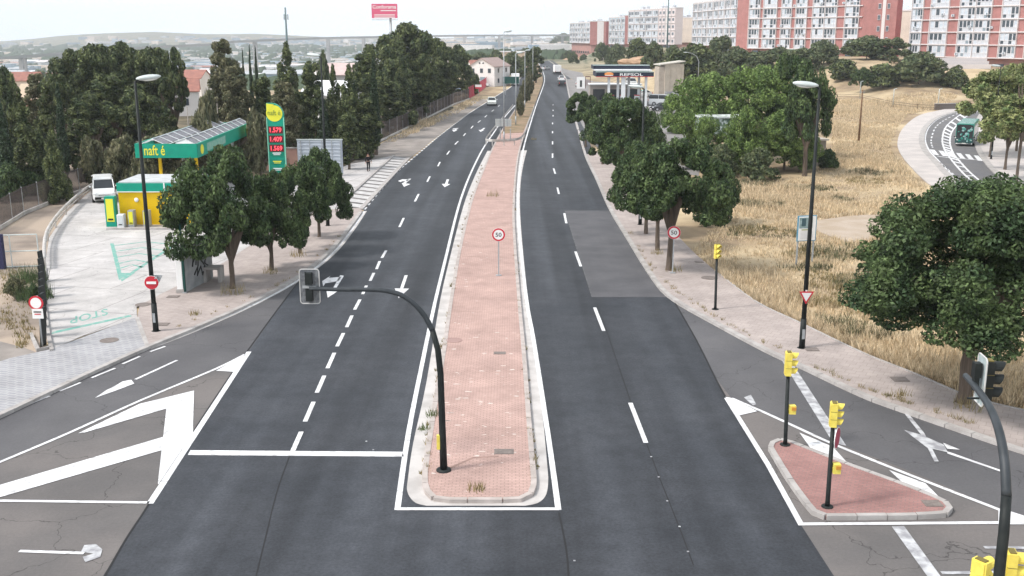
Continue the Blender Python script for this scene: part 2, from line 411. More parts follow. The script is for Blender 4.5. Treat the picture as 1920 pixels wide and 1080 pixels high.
m_cobble=brickmat('grey_cobbles',(.33,.33,.35),(.28,.28,.30),(.38,.38,.39),bw=.42,bh=.21,mort=.035,rot=.35)
m_gravel=M('gravel',(.30,.27,.25),rough=.95,col2=(.20,.18,.165),scale=.6,detail=12,fac=(.35,.65),bump=.4,bscale=8)

LK=[(-60,803),(0,777),(90,735),(180,693),(275,650),(370,612),(475,565),(562,517),(620,470),(655,428),(683,393),(740,327),(780,292),(830,250),(880,212),(912,192),(937,176),(962,160),(982,140),(988,124),(990,112)]
ML=[(745,957),(766,812),(790,690),(815,570),(835,487),(855,405),(868,362),(884,322),(905,280),(925,250),(950,215),(970,193),(986,172),(997,150),(1002,130),(1003,113)]
MR=[(1047,957),(1027,812),(1001,640),(987,560),(975,450),(971,390),(972,345),(977,305),(983,272),(997,224),(1008,190),(1019,160),(1021,146),(1017,132),(1010,118)]
RK=[(1262,562),(1225,525),(1175,445),(1145,392),(1120,337),(1100,293),(1085,245),(1073,200),(1066,175),(1061,148),(1052,135),(1040,122),(1028,113)]
RS=[(1262,562),(1340,607),(1440,659),(1502,687),(1615,740),(1690,768),(1815,811),(1925,848),(2060,890)]
# old asphalt everywhere around the junction
mb=MB(); mb.poly(GC([(-60,803),(0,777),(90,735),(180,693),(275,650),(370,612),(475,565),(562,517),(600,489)],4,.0)+GP([(700,600),(1100,640),(1230,560)])+GC(RS,4)+GP([(2400,1080),(2700,1500),(-800,1500),(-500,1000)]))
struct(mb.make('old_road',m_oldasph))
# darker slip roads
mb=MB(); mb.poly(GC([(-60,803),(0,777),(90,735),(180,693),(275,650),(370,612),(475,565),(562,517),(600,489)],4,.004)+GC([(560,560),(467,660),(405,690),(262,752),(130,812),(0,866),(-120,915)],4,.004))
mb.poly(GC(RS,4,.004)+GP([(2060,1040)],.004)+GC([(1960,985),(1880,957),(1740,897),(1600,842),(1500,805),(1440,777),(1370,745),(1300,640)],3,.004))
struct(mb.make('slip_road',m_slip))
# new carriageways
left=GC([(192,1082),(277,946),(372,795),(467,658),(547,545),(590,497),(620,470),(655,428),(683,393),(740,327),(780,292),(830,250),(880,212),(912,192),(937,176),(962,160),(982,140),(988,124),(990,112)],4,.008)
fore=GP([(1640,1200),(-100,1500),(1900,1500)],.008)
mb=MB(); mb.poly([G(-60,1500,.008)]+left+[q for q in reversed(GC(ML,4,.008))]+GC(MR,4,.008)+[q for q in reversed(GC(RK,4,.008))]+GP([(1305,637),(1345,717),(1362,747),(1440,872),(1503,986),(1565,1082),(1800,1500)],.008))
mb.poly([Vector((p.x,p.y,.007)) for p in GC(ML,4)]+[Vector((p.x,p.y,.007)) for p in reversed(GC(MR,4))])
mb.line(GC([(p[0]+5,p[1]) for p in RK],4),1.2,.003)
struct(mb.make('road',m_newasph))
mb=MB(); mb.poly(GP([(1059,395),(1142,395),(1168,432),(1223,520),(1258,557),(1110,557)],.012)); 
struct(mb.make('road_patch',m_patch))
# asphalt behind, access of the second petrol station and far roads
mb=MB(); mb.poly(GC([(1062,150),(1068,176),(1078,205),(1100,250),(1140,300)],3,.004)+GP([(1310,330),(1330,210),(1290,176),(1235,168),(1120,160),(1080,150),(1062,148)],.004))
mb.poly(GP([(1020,128),(1052,136),(1075,150),(1235,170),(1240,160),(1140,146),(1060,130),(1036,119)],.006))
struct(mb.make('forecourt',add_streaks(M('forecourt_asphalt',(.25,.24,.235),rough=.9,col2=(.20,.19,.19),scale=.3),amt=.06)))
# left lot
LOT=[(96,655),(150,632),(257,595),(256,576),(300,552),(345,530),(420,492),(500,440),(560,408),(600,393),(660,391),(683,391),(745,322),(770,296),(737,292),(655,308),(600,330),(450,330),(350,312),(260,330),(190,345),(172,356),(125,398),(92,446),(84,500),(82,560),(88,620)]
mb=MB(); mb.poly(GP(LOT,.02)); struct(mb.make('forecourt_concrete',m_conc))
mb=MB(); mb.slab(GP([(-70,700),(20,672),(70,661),(96,655),(257,595),(277,649),(180,692),(90,733),(0,775),(-60,800)],.03),0,.05); struct(mb.make('driveway',m_cobble))
mb=MB(); mb.poly(GP([(-70,700),(-60,640),(0,640),(40,650),(70,661),(20,672)],.01)); 
struct(mb.make('dirt_path',m_gravel))
# left pavement (raised)
lsw=GC([(277,649),(370,612),(475,565),(562,517),(620,470),(655,428),(674,402),(679,394)],4,.12)+GP([(672,390),(640,391),(600,393),(560,408),(500,440),(420,492),(345,530),(300,552),(262,572),(257,595)],.12)
mb=MB(); mb.slab(lsw,-.01,.115); struct(mb.make('pavement',m_pave))
mb=MB(); mb.stones(GC([(-60,803),(0,776),(90,734),(180,692),(277,649),(370,611),(475,564),(562,516),(620,468),(655,425),(676,397)],5,.12),.24,0,.135)
mb.kerb(GP([(277,649),(257,595)],.12),.16,0,.13); mb.kerb(GP([(84,500),(82,560),(90,625),(97,655)],.12),.16,0,.13)
struct(mb.make('kerb',m_kerb))
# gutter strip along left
mb=MB(); mb.line(GC([(275,653),(370,616),(475,569),(562,521),(622,474),(658,430),(681,396)],5),.55,.012); struct(mb.make('gutter',m_gutter))
# right pavement
rsw=GC([(1098,290),(1120,333),(1145,388),(1177,441),(1227,520),(1264,557),(1342,602),(1440,654),(1504,683),(1615,735),(1690,763),(1815,806),(1925,843),(2060,885)],4,.12)
rout=GC([(2080,800),(1925,770),(1815,742),(1715,700),(1615,660),(1500,605),(1417,565),(1347,512),(1290,462),(1235,400),(1180,335),(1135,280)],4,.12)
mb=MB(); mb.slab(rsw+rout,-.01,.115); struct(mb.make('pavement',m_pave))
mb=MB(); mb.stones(GC([(1085,245),(1098,290),(1119,334),(1144,389),(1176,442),(1227,522),(1263,559),(1342,604),(1440,656),(1504,685),(1615,737),(1690,765),(1815,808),(1925,845),(2060,887)],4,.12),.26,0,.135)
mb.kerb(GC([(2080,800),(1925,770),(1815,742),(1715,700),(1615,660),(1500,605),(1417,565),(1347,512)],4,.12),.12,0,.14)
struct(mb.make('kerb',m_kerb))
# far part of the right-hand verge
mb=MB(); mb.kerb(GC([(1061,146),(1066,173),(1072,198),(1084,243)],4,.12),.3,0,.14); struct(mb.make('kerb',m_kerb))
# ---------------- median ----------------
mg_l=GC([(764,905),(775,830),(800,715),(826,560),(847,470),(865,400),(878,360),(896,318),(914,283)],4,.0)
mg_r=GC([(988,282),(981,310),(976,345),(975,390),(979,452),(990,560),(1003,640),(1015,750),(1028,895)],4,.0)
endp=GC([(1028,895),(1027,915),(1022,932),(1008,944),(985,949)],3)+GC([(800,949),(780,944),(768,932),(763,918),(764,905)],3)
mb=MB(); mb.poly([Vector((p.x,p.y,.014)) for p in mg_l+mg_r+endp]); struct(mb.make('gutter',m_gutter))
bl=[(797,880),(812,780),(832,660),(845,570),(862,470),(878,400),(890,360),(908,315),(925,275),(944,240),(966,205),(982,182)]
br_=[(1006,185),(996,212),(983,250),(973,285),(967,325),(963,390),(965,452),(973,560),(982,660),(991,780),(1000,885)]
ring=GC(bl,4,.12)+GC(br_,4,.12)+GC([(1000,885),(1001,905),(996,922),(985,931),(965,935)],3,.12)+GC([(835,935),(815,932),(803,922),(797,905),(797,880)],3,.12)
mb=MB(); mb.slab(ring,-.01,.12); struct(mb.make('median',m_brick))
mb=MB(); mb.stones(ring,.17,0,.135,closed=True); struct(mb.make('kerb',M('median_kerb',(.47,.42,.40),rough=.9,col2=(.36,.32,.30),scale=2,detail=8)))
# weedy end of the median
mb=MB(); mb.slab(GC([(940,250),(966,207),(984,182),(996,160),(1001,140),(1003,115)],3,.15)+GC([(1009,118),(1015,135),(1018,150),(1014,165),(1006,186),(996,212),(980,248)],3,.15),0,.16); struct(mb.make('median_earth',M('weedy_earth',(.30,.21,.14),rough=.95,col2=(.16,.13,.07),scale=.4,detail=8)))
# ---------------- triangular island ----------------
isl=GC([(1445,838),(1450,828),(1463,824),(1485,829),(1590,870),(1690,906),(1768,938),(1780,950),(1776,960),(1750,963)],3,.12)+GC([(1700,965),(1560,966),(1540,964),(1522,953),(1478,893),(1445,838)],3,.12)
mb=MB(); mb.slab(isl,-.01,.12); struct(mb.make('traffic_island',m_brick2))
mb=MB(); mb.stones(isl,.17,0,.145,.8,closed=True); struct(mb.make('kerb',m_kerb))
# ---------------- markings ----------------
W=.016
mk=MB()
def L(pts,wd=.15,smooth=0): mk.line(GC(pts,smooth) if smooth else GP(pts),wd,W)
L([(281,945),(467,660)],.2); L([(-40,939),(280,943)],.14)
L(ML,.17,4); L(MR,.17,4); mk.line([G(744,955),G(1048,955)],.17,W+.002)
L(RK,.14,4); L([(1262,563),(1340,609),(1440,661),(1502,690),(1615,743),(1690,771),(1815,814),(1925,851),(2060,893)],.13,4)
L([(300,640),(370,616),(475,572),(562,524),(622,477),(658,433),(683,397)],.14,4)
mk.poly(GP([(357,844),(755,847),(757,856),(352,853)],W))
D1=[(565,810,549,846),(588,754,572,791),(608,705,594,737),(627,662,614,691),(644,625,632,650),(660,592,650,614),(675,562,665,581),(687,536,680,552),(701,512,694,527),(712,490,706,505),(724,470,716,484),(757,409,749,426),(785,364,778,378),(806,331,801,341),(825,304,821,312),(843,283,838,290),(859,265,853,271),(873,250,869,255),(887,236,883,241),(901,226,896,230),(913,216,909,220),(926,206,922,209),(937,197,934,200),
(1182,756,1211,831),(1115,577,1132,621),(1079,472,1089,500),(1058,400,1062,419),(1045,352,1048,364),(1038,316,1041,326),(1036,288,1036,296),(1036,265,1036,271),(1036,246,1036,250),(1036,230,1036,233),(1037,216,1037,218.5),(1037,206,1037,208),(1037,196,1037,197.5)]
for a,b,c,d in D1:
    wd=.15 if c<520 or a>1000 else .17
    L([(a,b),(c,d)],.16)
# dotted edge by the hatched bay and beyond
pl=GC([(683,393),(740,327),(780,292),(830,250),(880,212)],12); acc=0; on=True; seg=[pl[0]]
for a,b in zip(pl,pl[1:]):
    n=max(1,int((b-a).length/.25))
    for k in range(n):
        q=a.lerp(b,(k+1)/n); acc+=(b-a).length/n; seg.append(q)
        if acc>(1.0 if on else .9):
            if on: mk.line([seg[0],seg[-1]],.2,W)
            on=not on; acc=0; seg=[q]
L([(880,212),(912,192),(937,176),(962,160),(982,140)],.16,4)
for pts in ([(624,541),(630,541),(645,517),(638,516)],[(612,545),(636,544),(614.5,558)],[(634,527),(610,531),(606,537),(604,527),(612,522),(620,517),(616,521),(640,519)],
  [(758.7,516),(764.5,516),(756,541),(750,541)],[(740,540.5),(767,541),(747.5,559)]):
    mk.poly(GP(pts,W+(.002 if len(pts)==3 else 0)))
def z6(p): return [(480+x/4,300+y/4) for x,y in p]
for pts in ([(1140,142),(1165,140),(1120,176),(1098,176)],[(1092,172),(1158,180),(1110,201)],[(1150,144),(1095,145),(1065,157),(1085,166),(1095,159),(1138,158)],[(1430,145),(1448,145),(1436,180),(1417,180)],[(1393,179),(1458,180),(1415,204)]):
    mk.poly(GP(z6(pts),W+(.002 if len(pts)==3 else 0)))
for ox in (850,900):
    mk.poly(GP([(ox+7,240),(ox+10,240),(ox+5,244),(ox+1,244)],W)); mk.poly(GP([(ox-3,243.5),(ox+8,244),(ox+1,247)],W+.002))
mk.poly(GP([(849,241),(858,240),(858,241),(849,243)],W))
# left hatching
L([(-120,918),(0,867),(130,812),(262,752),(405,692),(459,665)],.14,3)
mk.poly(GP([(147,812),(262,757),(364,732),(362,790),(362,811),(297,908),(296,906),(303,844),(0,932),(-60,952),(-60,925),(0,909),(306,819),(312,766),(158,811)],W))
mk.poly(GP([(405,695),(458,666),(438,697)],W+.002))
L([(254,712),(332,676)],.13)
mk.poly(GP([(209,727),(230,715),(246,712),(252,719),(218,732),(178,746),(200,731)],W))
L([(36,1034),(158,1038)],.13)
for x,y in ((275,655),(60,748)): pass
for (a,b,c,d) in ((262,669,230,683),(216,691,172,709),(151,718,112,734),(93,743,48,761),(20,773,0,781),(310,650,282,660)): mk.line([G(a,b),G(c,d)],.12,W+.003)
# right hatching and arrows
L([(1362,747),(1440,872),(1503,986)],.17); mk.line([G(1500,983.5),G(1990,980)],.16,W+.002)
mk.poly(GP([(1360,744),(1371,746),(1420,771),(1385,779)],W+.003))
L([(1371,747),(1440,777),(1507,808),(1562,833),(1700,889),(1875,957)],.15,3)
mk.poly(GP([(1499,811),(1562,838),(1590,869),(1522,843)],W+.002)); mk.poly(GP([(1667,881),(1735,906),(1767,938),(1700,912)],W+.002))
mk.poly(GP([(1872,955),(1884,955),(1960,980),(1960,983),(1872,983)],W+.004))
mk.poly(GP([(1776,850),(1890,889),(1890,886),(1776,846)],W)); mk.poly(GP([(1768,830),(1800,843),(1776,841)],W))
struct(mk.make('road_marking',m_white))
mk=MB()
mk.poly(GP([(1463,671),(1487,683),(1587,836),(1562,830)],W)); mk.poly(GP([(1672,987),(1695,986),(1765,1082),(1740,1082)],W))
mk.poly(GP([(1690,768),(1700,771),(1733,812),(1760,865),(1752,865),(1727,815)],W)); mk.poly(GP([(1695,806),(1727,815),(1770,834),(1777,848),(1738,839)],W+.004))
mk.poly(GP([(152,1034),(158,1022),(180,1020),(192,1030),(188,1044),(160,1054),(155,1044),(175,1038)],W))
mk.line([G(1845,1027),G(1990,1029)],.14,W); mk.line([G(1765,1075),G(1990,1073)],.14,W)
mk.poly(GP([(1395,745),(1408,740),(1418,758),(1412,760),(1400,750)],W))
for x,y in ((1221,857),(1235,895),(1251,940),(1274,988),(1290,1035),(687,828),(700,844),(1077,1052)): mk.box((G(x,y).x,G(x,y).y,.014),(.055,.05,.012))
struct(mk.make('worn_marking',m_worn))
mb=MB(); mb.line(GC([(1048,962),(1056,1000),(1063,1040),(1066,1082)],3),.05,.0125); mb.line(GC([(1212,832),(1240,905),(1272,985),(1300,1060)],3),.03,.0125); mb.line(GC([(1120,570),(1182,752)],3),.03,.0125)
mb.line(GC([(545,850),(520,920),(500,1000),(480,1082)],3),.035,.0125); mb.line(GP([(975,388),(1142,394)]),.06,.0145)
mb.line(GC([(1262,562),(1305,637),(1345,717),(1362,747)],3),.07,.013); mb.line(GC([(196,1082),(230,1022),(250,990),(279,946),(372,795),(460,664),(547,545),(588,497)],3),.06,.013)
struct(mb.make('tar_seam',M('tar',(.018,.018,.02),rough=.7)))
mb=MB(); mb.line(GP([(1059,395),(1142,395)]),.05,.0165); mb.line(GP([(1059,395),(1110,557),(1258,557)]),.045,.0165); struct(mb.make('patch_edge',M('patch_edge',(.16,.16,.165),rough=.9,col2=(.08,.08,.085),scale=2)))
# hatched bay beside the left pavement
mb=MB(); mb.poly(GP([(636,386),(673,391),(762,296),(737,294)],.024)); struct(mb.make('hatched_bay',M('bay_white',(.54,.53,.53),rough=.8,col2=(.40,.39,.39),scale=2,detail=8)))
mb=MB()
for i in range(17):
    t=i/16; a=G(636,386).lerp(G(737,294),t); b=G(673,391).lerp(G(762,296),t); mb.line([a,b],.5,.028)
struct(mb.make('bay_stripe',m_oldasph))
mb=MB(); mb.kerb(GP([(738,293),(637,385)],.0),.2,0,.14); mb.kerb(GP([(676,394),(766,297)],0),.35,0,.1); struct(mb.make('kerb',m_kerb))
# green paint on the concrete
mb=MB(); Z=.024
mb.poly(GP([(97,622),(245,590),(247,593),(97,626)],Z))
mb.text('STOP',G(201,578,Z),G(131,595,Z)-G(201,578,Z),(G(203,590,Z)-G(201,578,Z)))
mb.line(GP([(210,457),(227,525)]),.22,Z); mb.line(GP([(229,524),(330,458)]),.22,Z+.001)
mb.poly(GP([(223,512),(254,511),(228,528)],Z+.002))
for i,(x0,x1,y) in enumerate(((215,325,458),(217,310,469),(219,297,480),(222,281,492),(224,268,501))):
    mb.line(GP([(x0,y+3),((x0+x1)/2+2,y-4),(x1,y+1)]),.2,Z+.001)
struct(mb.make('painted_hatching',m_green_paint))
# ---------------- side road on the right ----------------
SL=[(1822,200),(1800,208),(1762,220),(1740,236),(1731,258),(1737,280),(1755,301),(1780,327),(1812,354),(1860,388)]
SR=[(1850,205),(1836,216),(1829,240),(1831,272),(1846,300),(1871,328),(1921,370),(1990,410)]
mb=MB(); mb.poly(GC(SL,4,.006)+list(reversed(GC(SR,4,.006)))); struct(mb.make('side_road',add_streaks(M('side_asphalt',(.15,.145,.145),rough=.8,col2=(.12,.12,.13),scale=.3),amt=.06)))
mb=MB(); mb.slab(GC([(1812,196),(1765,206),(1724,216),(1695,238),(1683,264),(1690,290),(1727,332),(1780,372)],4,.1)+list(reversed(GC([(1818,200),(1797,207),(1757,219),(1734,236),(1725,258),(1731,281),(1750,303),(1776,330),(1810,358),(1840,385)],4,.1))),0,.11)
mb.slab(GC([(1838,216),(1832,240),(1835,272),(1850,299),(1876,326),(1925,366),(2000,405)],4,.1)+GP([(2080,330),(1960,250),(1900,215)],.1),0,.11)
kb=MB(); kb.kerb(GC([(1822,199),(1799,207),(1760,219),(1737,236),(1728,258),(1734,281),(1753,302),(1778,329),(1811,357),(1842,386)],4,.1),.7,0,.12); kb.kerb(GC([(1851,206),(1838,216),(1831,240),(1833,272),(1848,300),(1873,327),(1923,368),(1995,407)],4,.1),.6,0,.12); struct(kb.make('kerb',m_kerb))
struct(mb.make('pavement',M('pale_paving',(.52,.48,.46),rough=.9,col2=(.42,.39,.38),scale=.5,detail=8)))
mk=MB()
def L2(p,wd,s=4): mk.line(GC(p,s),wd,W)
L2([(x+2.5,y) for x,y in SL],.35); 
ha=[(1826,205),(1807,211),(1776,235),(1767,260),(1771,280),(1781,296),(1811,330),(1865,372)]
hb=[(1832,209),(1815,216),(1788,242),(1781,264),(1786,285),(1798,301),(1826,330),(1880,370)]
L2(ha,.2);L2(hb,.2)
HA=GC(ha,8);HB=GC(hb,8)
for i in range(0,len(HA),2):
    if not(296>0): continue
    mk.line([HA[i],HB[i]],.42,W+.002)
for i in range(6):
    x=1743+16.5*i;y=280+2.2*i
    mk.poly(GP([(x,y),(x+9,y+.8),(x+18,y+11),(x+8,y+10)],W+.003))
L2([(1757,293),(1780,296),(1845,301)],.3,1)
dl=GC([(1800,211),(1775,223),(1755,238),(1746,262),(1749,278)],8); 
for a,b in list(zip(dl,dl[1:]))[::2]: mk.line([a,b],.18,W)
dl=GC([(1763,305),(1780,321),(1800,337),(1820,352)],5)
for a,b in list(zip(dl,dl[1:]))[::2]: mk.line([a,b],.18,W)
struct(mk.make('road_marking',m_white))
# foot path across the field
mb=MB(); mb.poly([Vector((p.x,p.y,.0)) for p in GC([(1500,416),(1540,412),(1600,404),(1660,402)],3)]+[Vector((p.x,p.y,.0)) for p in GC([(1670,440),(1600,454),(1560,444),(1530,432),(1505,424)],3)]); 
for v in range(len(mb.v)): mb.v[v]=(mb.v[v][0],mb.v[v][1],.002)
struct(mb.make('path',M('trodden_earth',(.42,.35,.29),rough=.95,col2=(.36,.29,.22),scale=.7,detail=8)))

# banks and woodland floor on the left
m_bank=M('bank_earth',(.30,.25,.21),rough=.95,col2=(.20,.165,.14),scale=.5,detail=12,col3=(.38,.31,.25),scale3=.2,bump=.5,bscale=4)
mb=MB(); mb.poly(GP([(-200,640),(-60,640),(70,661),(90,640),(84,500),(92,446),(125,398),(172,356),(190,345),(260,330),(350,312),(300,290),(100,290),(-200,330)],.004)); struct(mb.make('bank',m_bank))
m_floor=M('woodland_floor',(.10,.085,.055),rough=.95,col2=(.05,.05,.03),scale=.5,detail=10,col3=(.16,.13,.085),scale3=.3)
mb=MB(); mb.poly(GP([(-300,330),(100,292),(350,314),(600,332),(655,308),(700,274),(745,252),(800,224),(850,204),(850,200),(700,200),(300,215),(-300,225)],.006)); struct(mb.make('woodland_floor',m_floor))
mb=MB(); mb.poly(GP([(655,308),(737,292),(770,296),(800,272),(835,244),(885,207),(915,188),(900,184),(850,206),(800,226),(745,254),(700,276)],.008)); struct(mb.make('verge',m_gravel))

# scuffs, relaid strips, mortar smears and the mast's painted shadow on the brick median
sr=random.Random(6); mb=MB()
for i in range(95):
    px=sr.uniform(838,985); py=sr.choice([sr.uniform(640,900),sr.uniform(690,860),sr.uniform(400,640)])
    lo=np.interp(py,[400,640,900],[885,842,806]); hi_=np.interp(py,[400,640,900],[955,972,990]); px=lo+(hi_-lo)*(sr.random()**1.4)
    q=G(px,py); r0=sr.uniform(.015,.065); n=7; pts=[]
    for k in range(n):
        a=6.283*k/n; r1=r0*sr.uniform(.4,1.3); pts.append(Vector((q.x+r1*2.2*math.cos(a),q.y+r1*math.sin(a),.1235)))
    mb.poly(pts)
struct(mb.make('mortar_smear',M('mortar_smear',(.66,.60,.56),rough=.95,col2=(.55,.46,.42),scale=6)))
mb=MB(); mb.line(GP([(892,373),(960,375)],.12),.12,.1235); mb.line(GP([(866,481),(912,482)],.12),.07,.1235); mb.line(GP([(845,584),(905,585)],.12),.03,.1235)
for a,b,c,d in ((838,880,888,858),(888,858,935,856)): mb.line(GP([(a,b),(c,d)],.12),.10,.1232)  # cast shadow of the mast, painted as two dark strips from its foot
struct(mb.make('joint_and_mast_shadow',M('joint_shadow_dark',(.20,.14,.12),rough=.95,col2=(.33,.22,.19),scale=3)))
# ---------------- foliage ----------------
m_bark=M('bark',(.16,.125,.10),rough=.95,col2=(.09,.07,.055),scale=5,stretch=(1,1,.3),bump=.5)
m_palebark=M('pale_bark',(.30,.26,.22),rough=.95,col2=(.18,.15,.13),scale=5,stretch=(1,1,.3))
m_street=leafmat('street_leaf',(.038,.068,.030),(.098,.142,.054),.65)
m_acacia=leafmat('bright_leaf',(.20,.28,.085),(.095,.155,.048),.55)
m_pine=leafmat('pine_leaf',(.140,.165,.066),(.046,.068,.032),.6,.15)
m_cyp=leafmat('cypress_leaf',(.030,.052,.028),(.045,.070,.036),.5,.1)
m_olive=leafmat('olive_leaf',(.20,.19,.11),(.085,.095,.05),.5)
m_lime=leafmat('flowering_leaf',(.30,.32,.14),(.085,.13,.045),.6)
m_dusty=leafmat('hill_leaf',(.085,.118,.06),(.15,.17,.085),.5)
def leaf_mesh(name,seed,centres,nleaf,leaf,jit=.55,flat=.0,asp=1.5):
    """centres: (x,y,z,r,squash) clumps in a crown 2 wide and 1 tall, leaves on and inside each clump"""
    rng=np.random.default_rng(seed); C=np.array(centres); wts=C[:,3]**2; wts/=wts.sum()
    idx=rng.choice(len(C),nleaf,p=wts); c=C[idx]
    d=rng.normal(size=(nleaf,3)); d/=np.linalg.norm(d,axis=1)[:,None]
    d[:,2]=np.where(d[:,2]<-.3,d[:,2]*.6,d[:,2])
    rr=c[:,3]*np.clip(1-np.abs(rng.normal(0,.22,nleaf)),.15,1.15)
    p=c[:,:3]+d*rr[:,None]*np.stack([np.ones(nleaf),np.ones(nleaf),c[:,4]],1)
    n=d*(1-jit)+rng.normal(size=(nleaf,3))*jit; n[:,2]+=flat; n/=np.linalg.norm(n,axis=1)[:,None]
    a=rng.normal(size=(nleaf,3)); u=np.cross(n,a); u/=np.linalg.norm(u,axis=1)[:,None]; v=np.cross(n,u)
    s=leaf*rng.uniform(.55,1.35,nleaf)[:,None]; u[:,2]/=asp; v[:,2]/=asp; n[:,2]/=asp
    q=np.stack([p-u*s,p-v*s*.55+n*s*.15,p+u*s,p+v*s*.55+n*s*.15],1).reshape(-1,3)
    me=bpy.data.meshes.new(name); me.vertices.add(len(q)); me.vertices.foreach_set('co',q.astype(np.float32).ravel())
    me.loops.add(nleaf*4); me.loops.foreach_set('vertex_index',np.arange(nleaf*4,dtype=np.int32))
    me.polygons.add(nleaf); me.polygons.foreach_set('loop_start',np.arange(0,nleaf*4,4,dtype=np.int32)); me.polygons.foreach_set('loop_total',np.full(nleaf,4,dtype=np.int32))
    me.update(calc_edges=True); return me
ASP=1
def clumps(kind,seed,n):
    r=random.Random(seed); out=[]
    for i in range(n):
        if kind=='round':
            a=r.uniform(0,6.283); z=r.random(); k=math.sqrt(max(0,1-max(0,z-.28)**2/.58)); rad=(.60+.30*r.random())*k if r.random()<.72 else r.random()*.55*k
            z=.10+.80*z; cr=r.uniform(.10,.25)
            out.append((rad*math.cos(a),rad*math.sin(a),z,cr,.75))
        elif kind=='pine':
            a=r.uniform(0,6.283); z=r.random()**.7; prof=math.sin(math.pi*min(1,(.12+.80*z)))**.6; rad=prof*.82*r.random()**.45
            out.append((rad*math.cos(a),rad*math.sin(a),.1+.82*z,r.uniform(.13,.23),.55))
        elif kind=='cypress':
            z=(i+.5)/n; rad=(.55*min(1,z*5+.25)*(1-z)**.55); a=r.uniform(0,6.283)
            out.append((.35*rad*math.cos(a),.35*rad*math.sin(a),.02+.93*z,max(.12,rad*.95),.35 if z<.9 else .6))
        elif kind=='conifer':
            z=r.random()**1.3; rad=(1-z)**.8*.85*r.random()**.4; a=r.uniform(0,6.283)
            out.append((rad*math.cos(a),rad*math.sin(a),.04+.92*z,.10+.15*(1-z),.5))
        elif kind=='loose':
            a=r.uniform(0,6.283); z=r.random(); rad=(.45+.45*math.sin(math.pi*z**.8))*r.random()**.5
            out.append((rad*math.cos(a),rad*math.sin(a),.05+.9*z,r.uniform(.12,.25),.6))
        elif kind=='tall':
            z=r.random(); a=r.uniform(0,6.283); rad=.68*math.sin(math.pi*(.15+.76*z))**.8*r.random()**.35*(.7+.5*math.sin(z*19+a*2)**2)
            out.append((rad*math.cos(a),rad*math.sin(a),.05+.9*z,r.uniform(.15,.27),.22))
        elif kind=='bush':
            a=r.uniform(0,6.283); z=r.random(); rad=.7*math.sqrt(1-z*z)*r.random()**.4
            out.append((rad*math.cos(a),rad*math.sin(a),.1+.7*z,r.uniform(.2,.32),.6))
    return out
def trunk_mesh(name,seed,limbs=5,lean=.03,low=.35,split=.95):
    """unit trunk: z 0..1 is the clear stem, limbs run up to 2; radius 1 at foot"""
    r=random.Random(seed); mb=MB(); 
    pts=[(0,0,0),(.3*r.uniform(-1,1),.3*r.uniform(-1,1),.45),(.4*r.uniform(-1,1),.4*r.uniform(-1,1),1.0)]
    mb.tube([pts[0],(pts[0][0],pts[0][1],.05),pts[1],pts[2]],[1.25,1.0,.85,.75],9)
    for k in range(limbs):
        a=6.283*k/limbs+r.uniform(-.4,.4); sp=r.uniform(5,10)
        mb.tube([(pts[2][0],pts[2][1],split),(sp*.12*math.cos(a),sp*.12*math.sin(a),1.15),(sp*.4*math.cos(a),sp*.4*math.sin(a),1.5),(sp*.7*math.cos(a),sp*.7*math.sin(a),1.9)],[.5,.32,.2,.08],6)
    me=mb.make(name,m_bark); d=me.data; bpy.data.objects.remove(me); return d
TM={}
def tmpl(key,kind,mat,ncl,nleaf,leaf,seed,bark=None,jit=.45,limbs=5):
    asp={'tall':4.5,'cypress':7,'conifer':4,'pine':1.8,'round':1.3,'loose':1.6,'bush':1.2}[kind]
    me=leaf_mesh('crown',seed,clumps(kind,seed,ncl),nleaf,leaf,jit,asp=asp); me.materials.append(mat)
    tm=trunk_mesh('trunk',seed,limbs); 
    if bark: tm.materials[0]=bark
    TM[key]=(me,tm)
tmpl('big','round',m_street,130,110000,.018,11,m_bark)
tmpl('st1','round',m_street,70,28000,.032,12); tmpl('st2','round',m_street,65,28000,.032,13); tmpl('st3','round',m_street,70,18000,.035,14)
tmpl('ac1','loose',m_acacia,90,16000,.034,15,limbs=6); tmpl('ac2','loose',m_acacia,80,14000,.036,16,limbs=6)
tmpl('pi1','pine',m_pine,60,17000,.042,17); tmpl('pi2','pine',m_pine,55,16000,.042,18); tmpl('pi3','pine',m_pine,50,14000,.048,19)
tmpl('cy1','cypress',m_cyp,26,11000,.12,20,limbs=0); tmpl('cy2','cypress',m_cyp,22,11000,.12,21,limbs=0)
tmpl('co1','conifer',m_pine,80,18000,.055,22,limbs=0); tmpl('ta1','tall',m_olive,90,18000,.06,23); tmpl('ta2','tall',m_pine,90,18000,.06,24)
tmpl('li1','round',m_lime,70,12000,.045,25); tmpl('li2','round',m_lime,70,12000,.045,26)
tmpl('hi1','bush',m_dusty,40,5000,.07,27); tmpl('hi2','bush',m_pine,40,5000,.07,28); tmpl('hi3','round',m_dusty,45,5500,.065,29)
tmpl('bu1','bush',m_olive,40,6000,.06,30); tmpl('bu2','bush',m_street,35,5000,.06,31)
trng=random.Random(5)
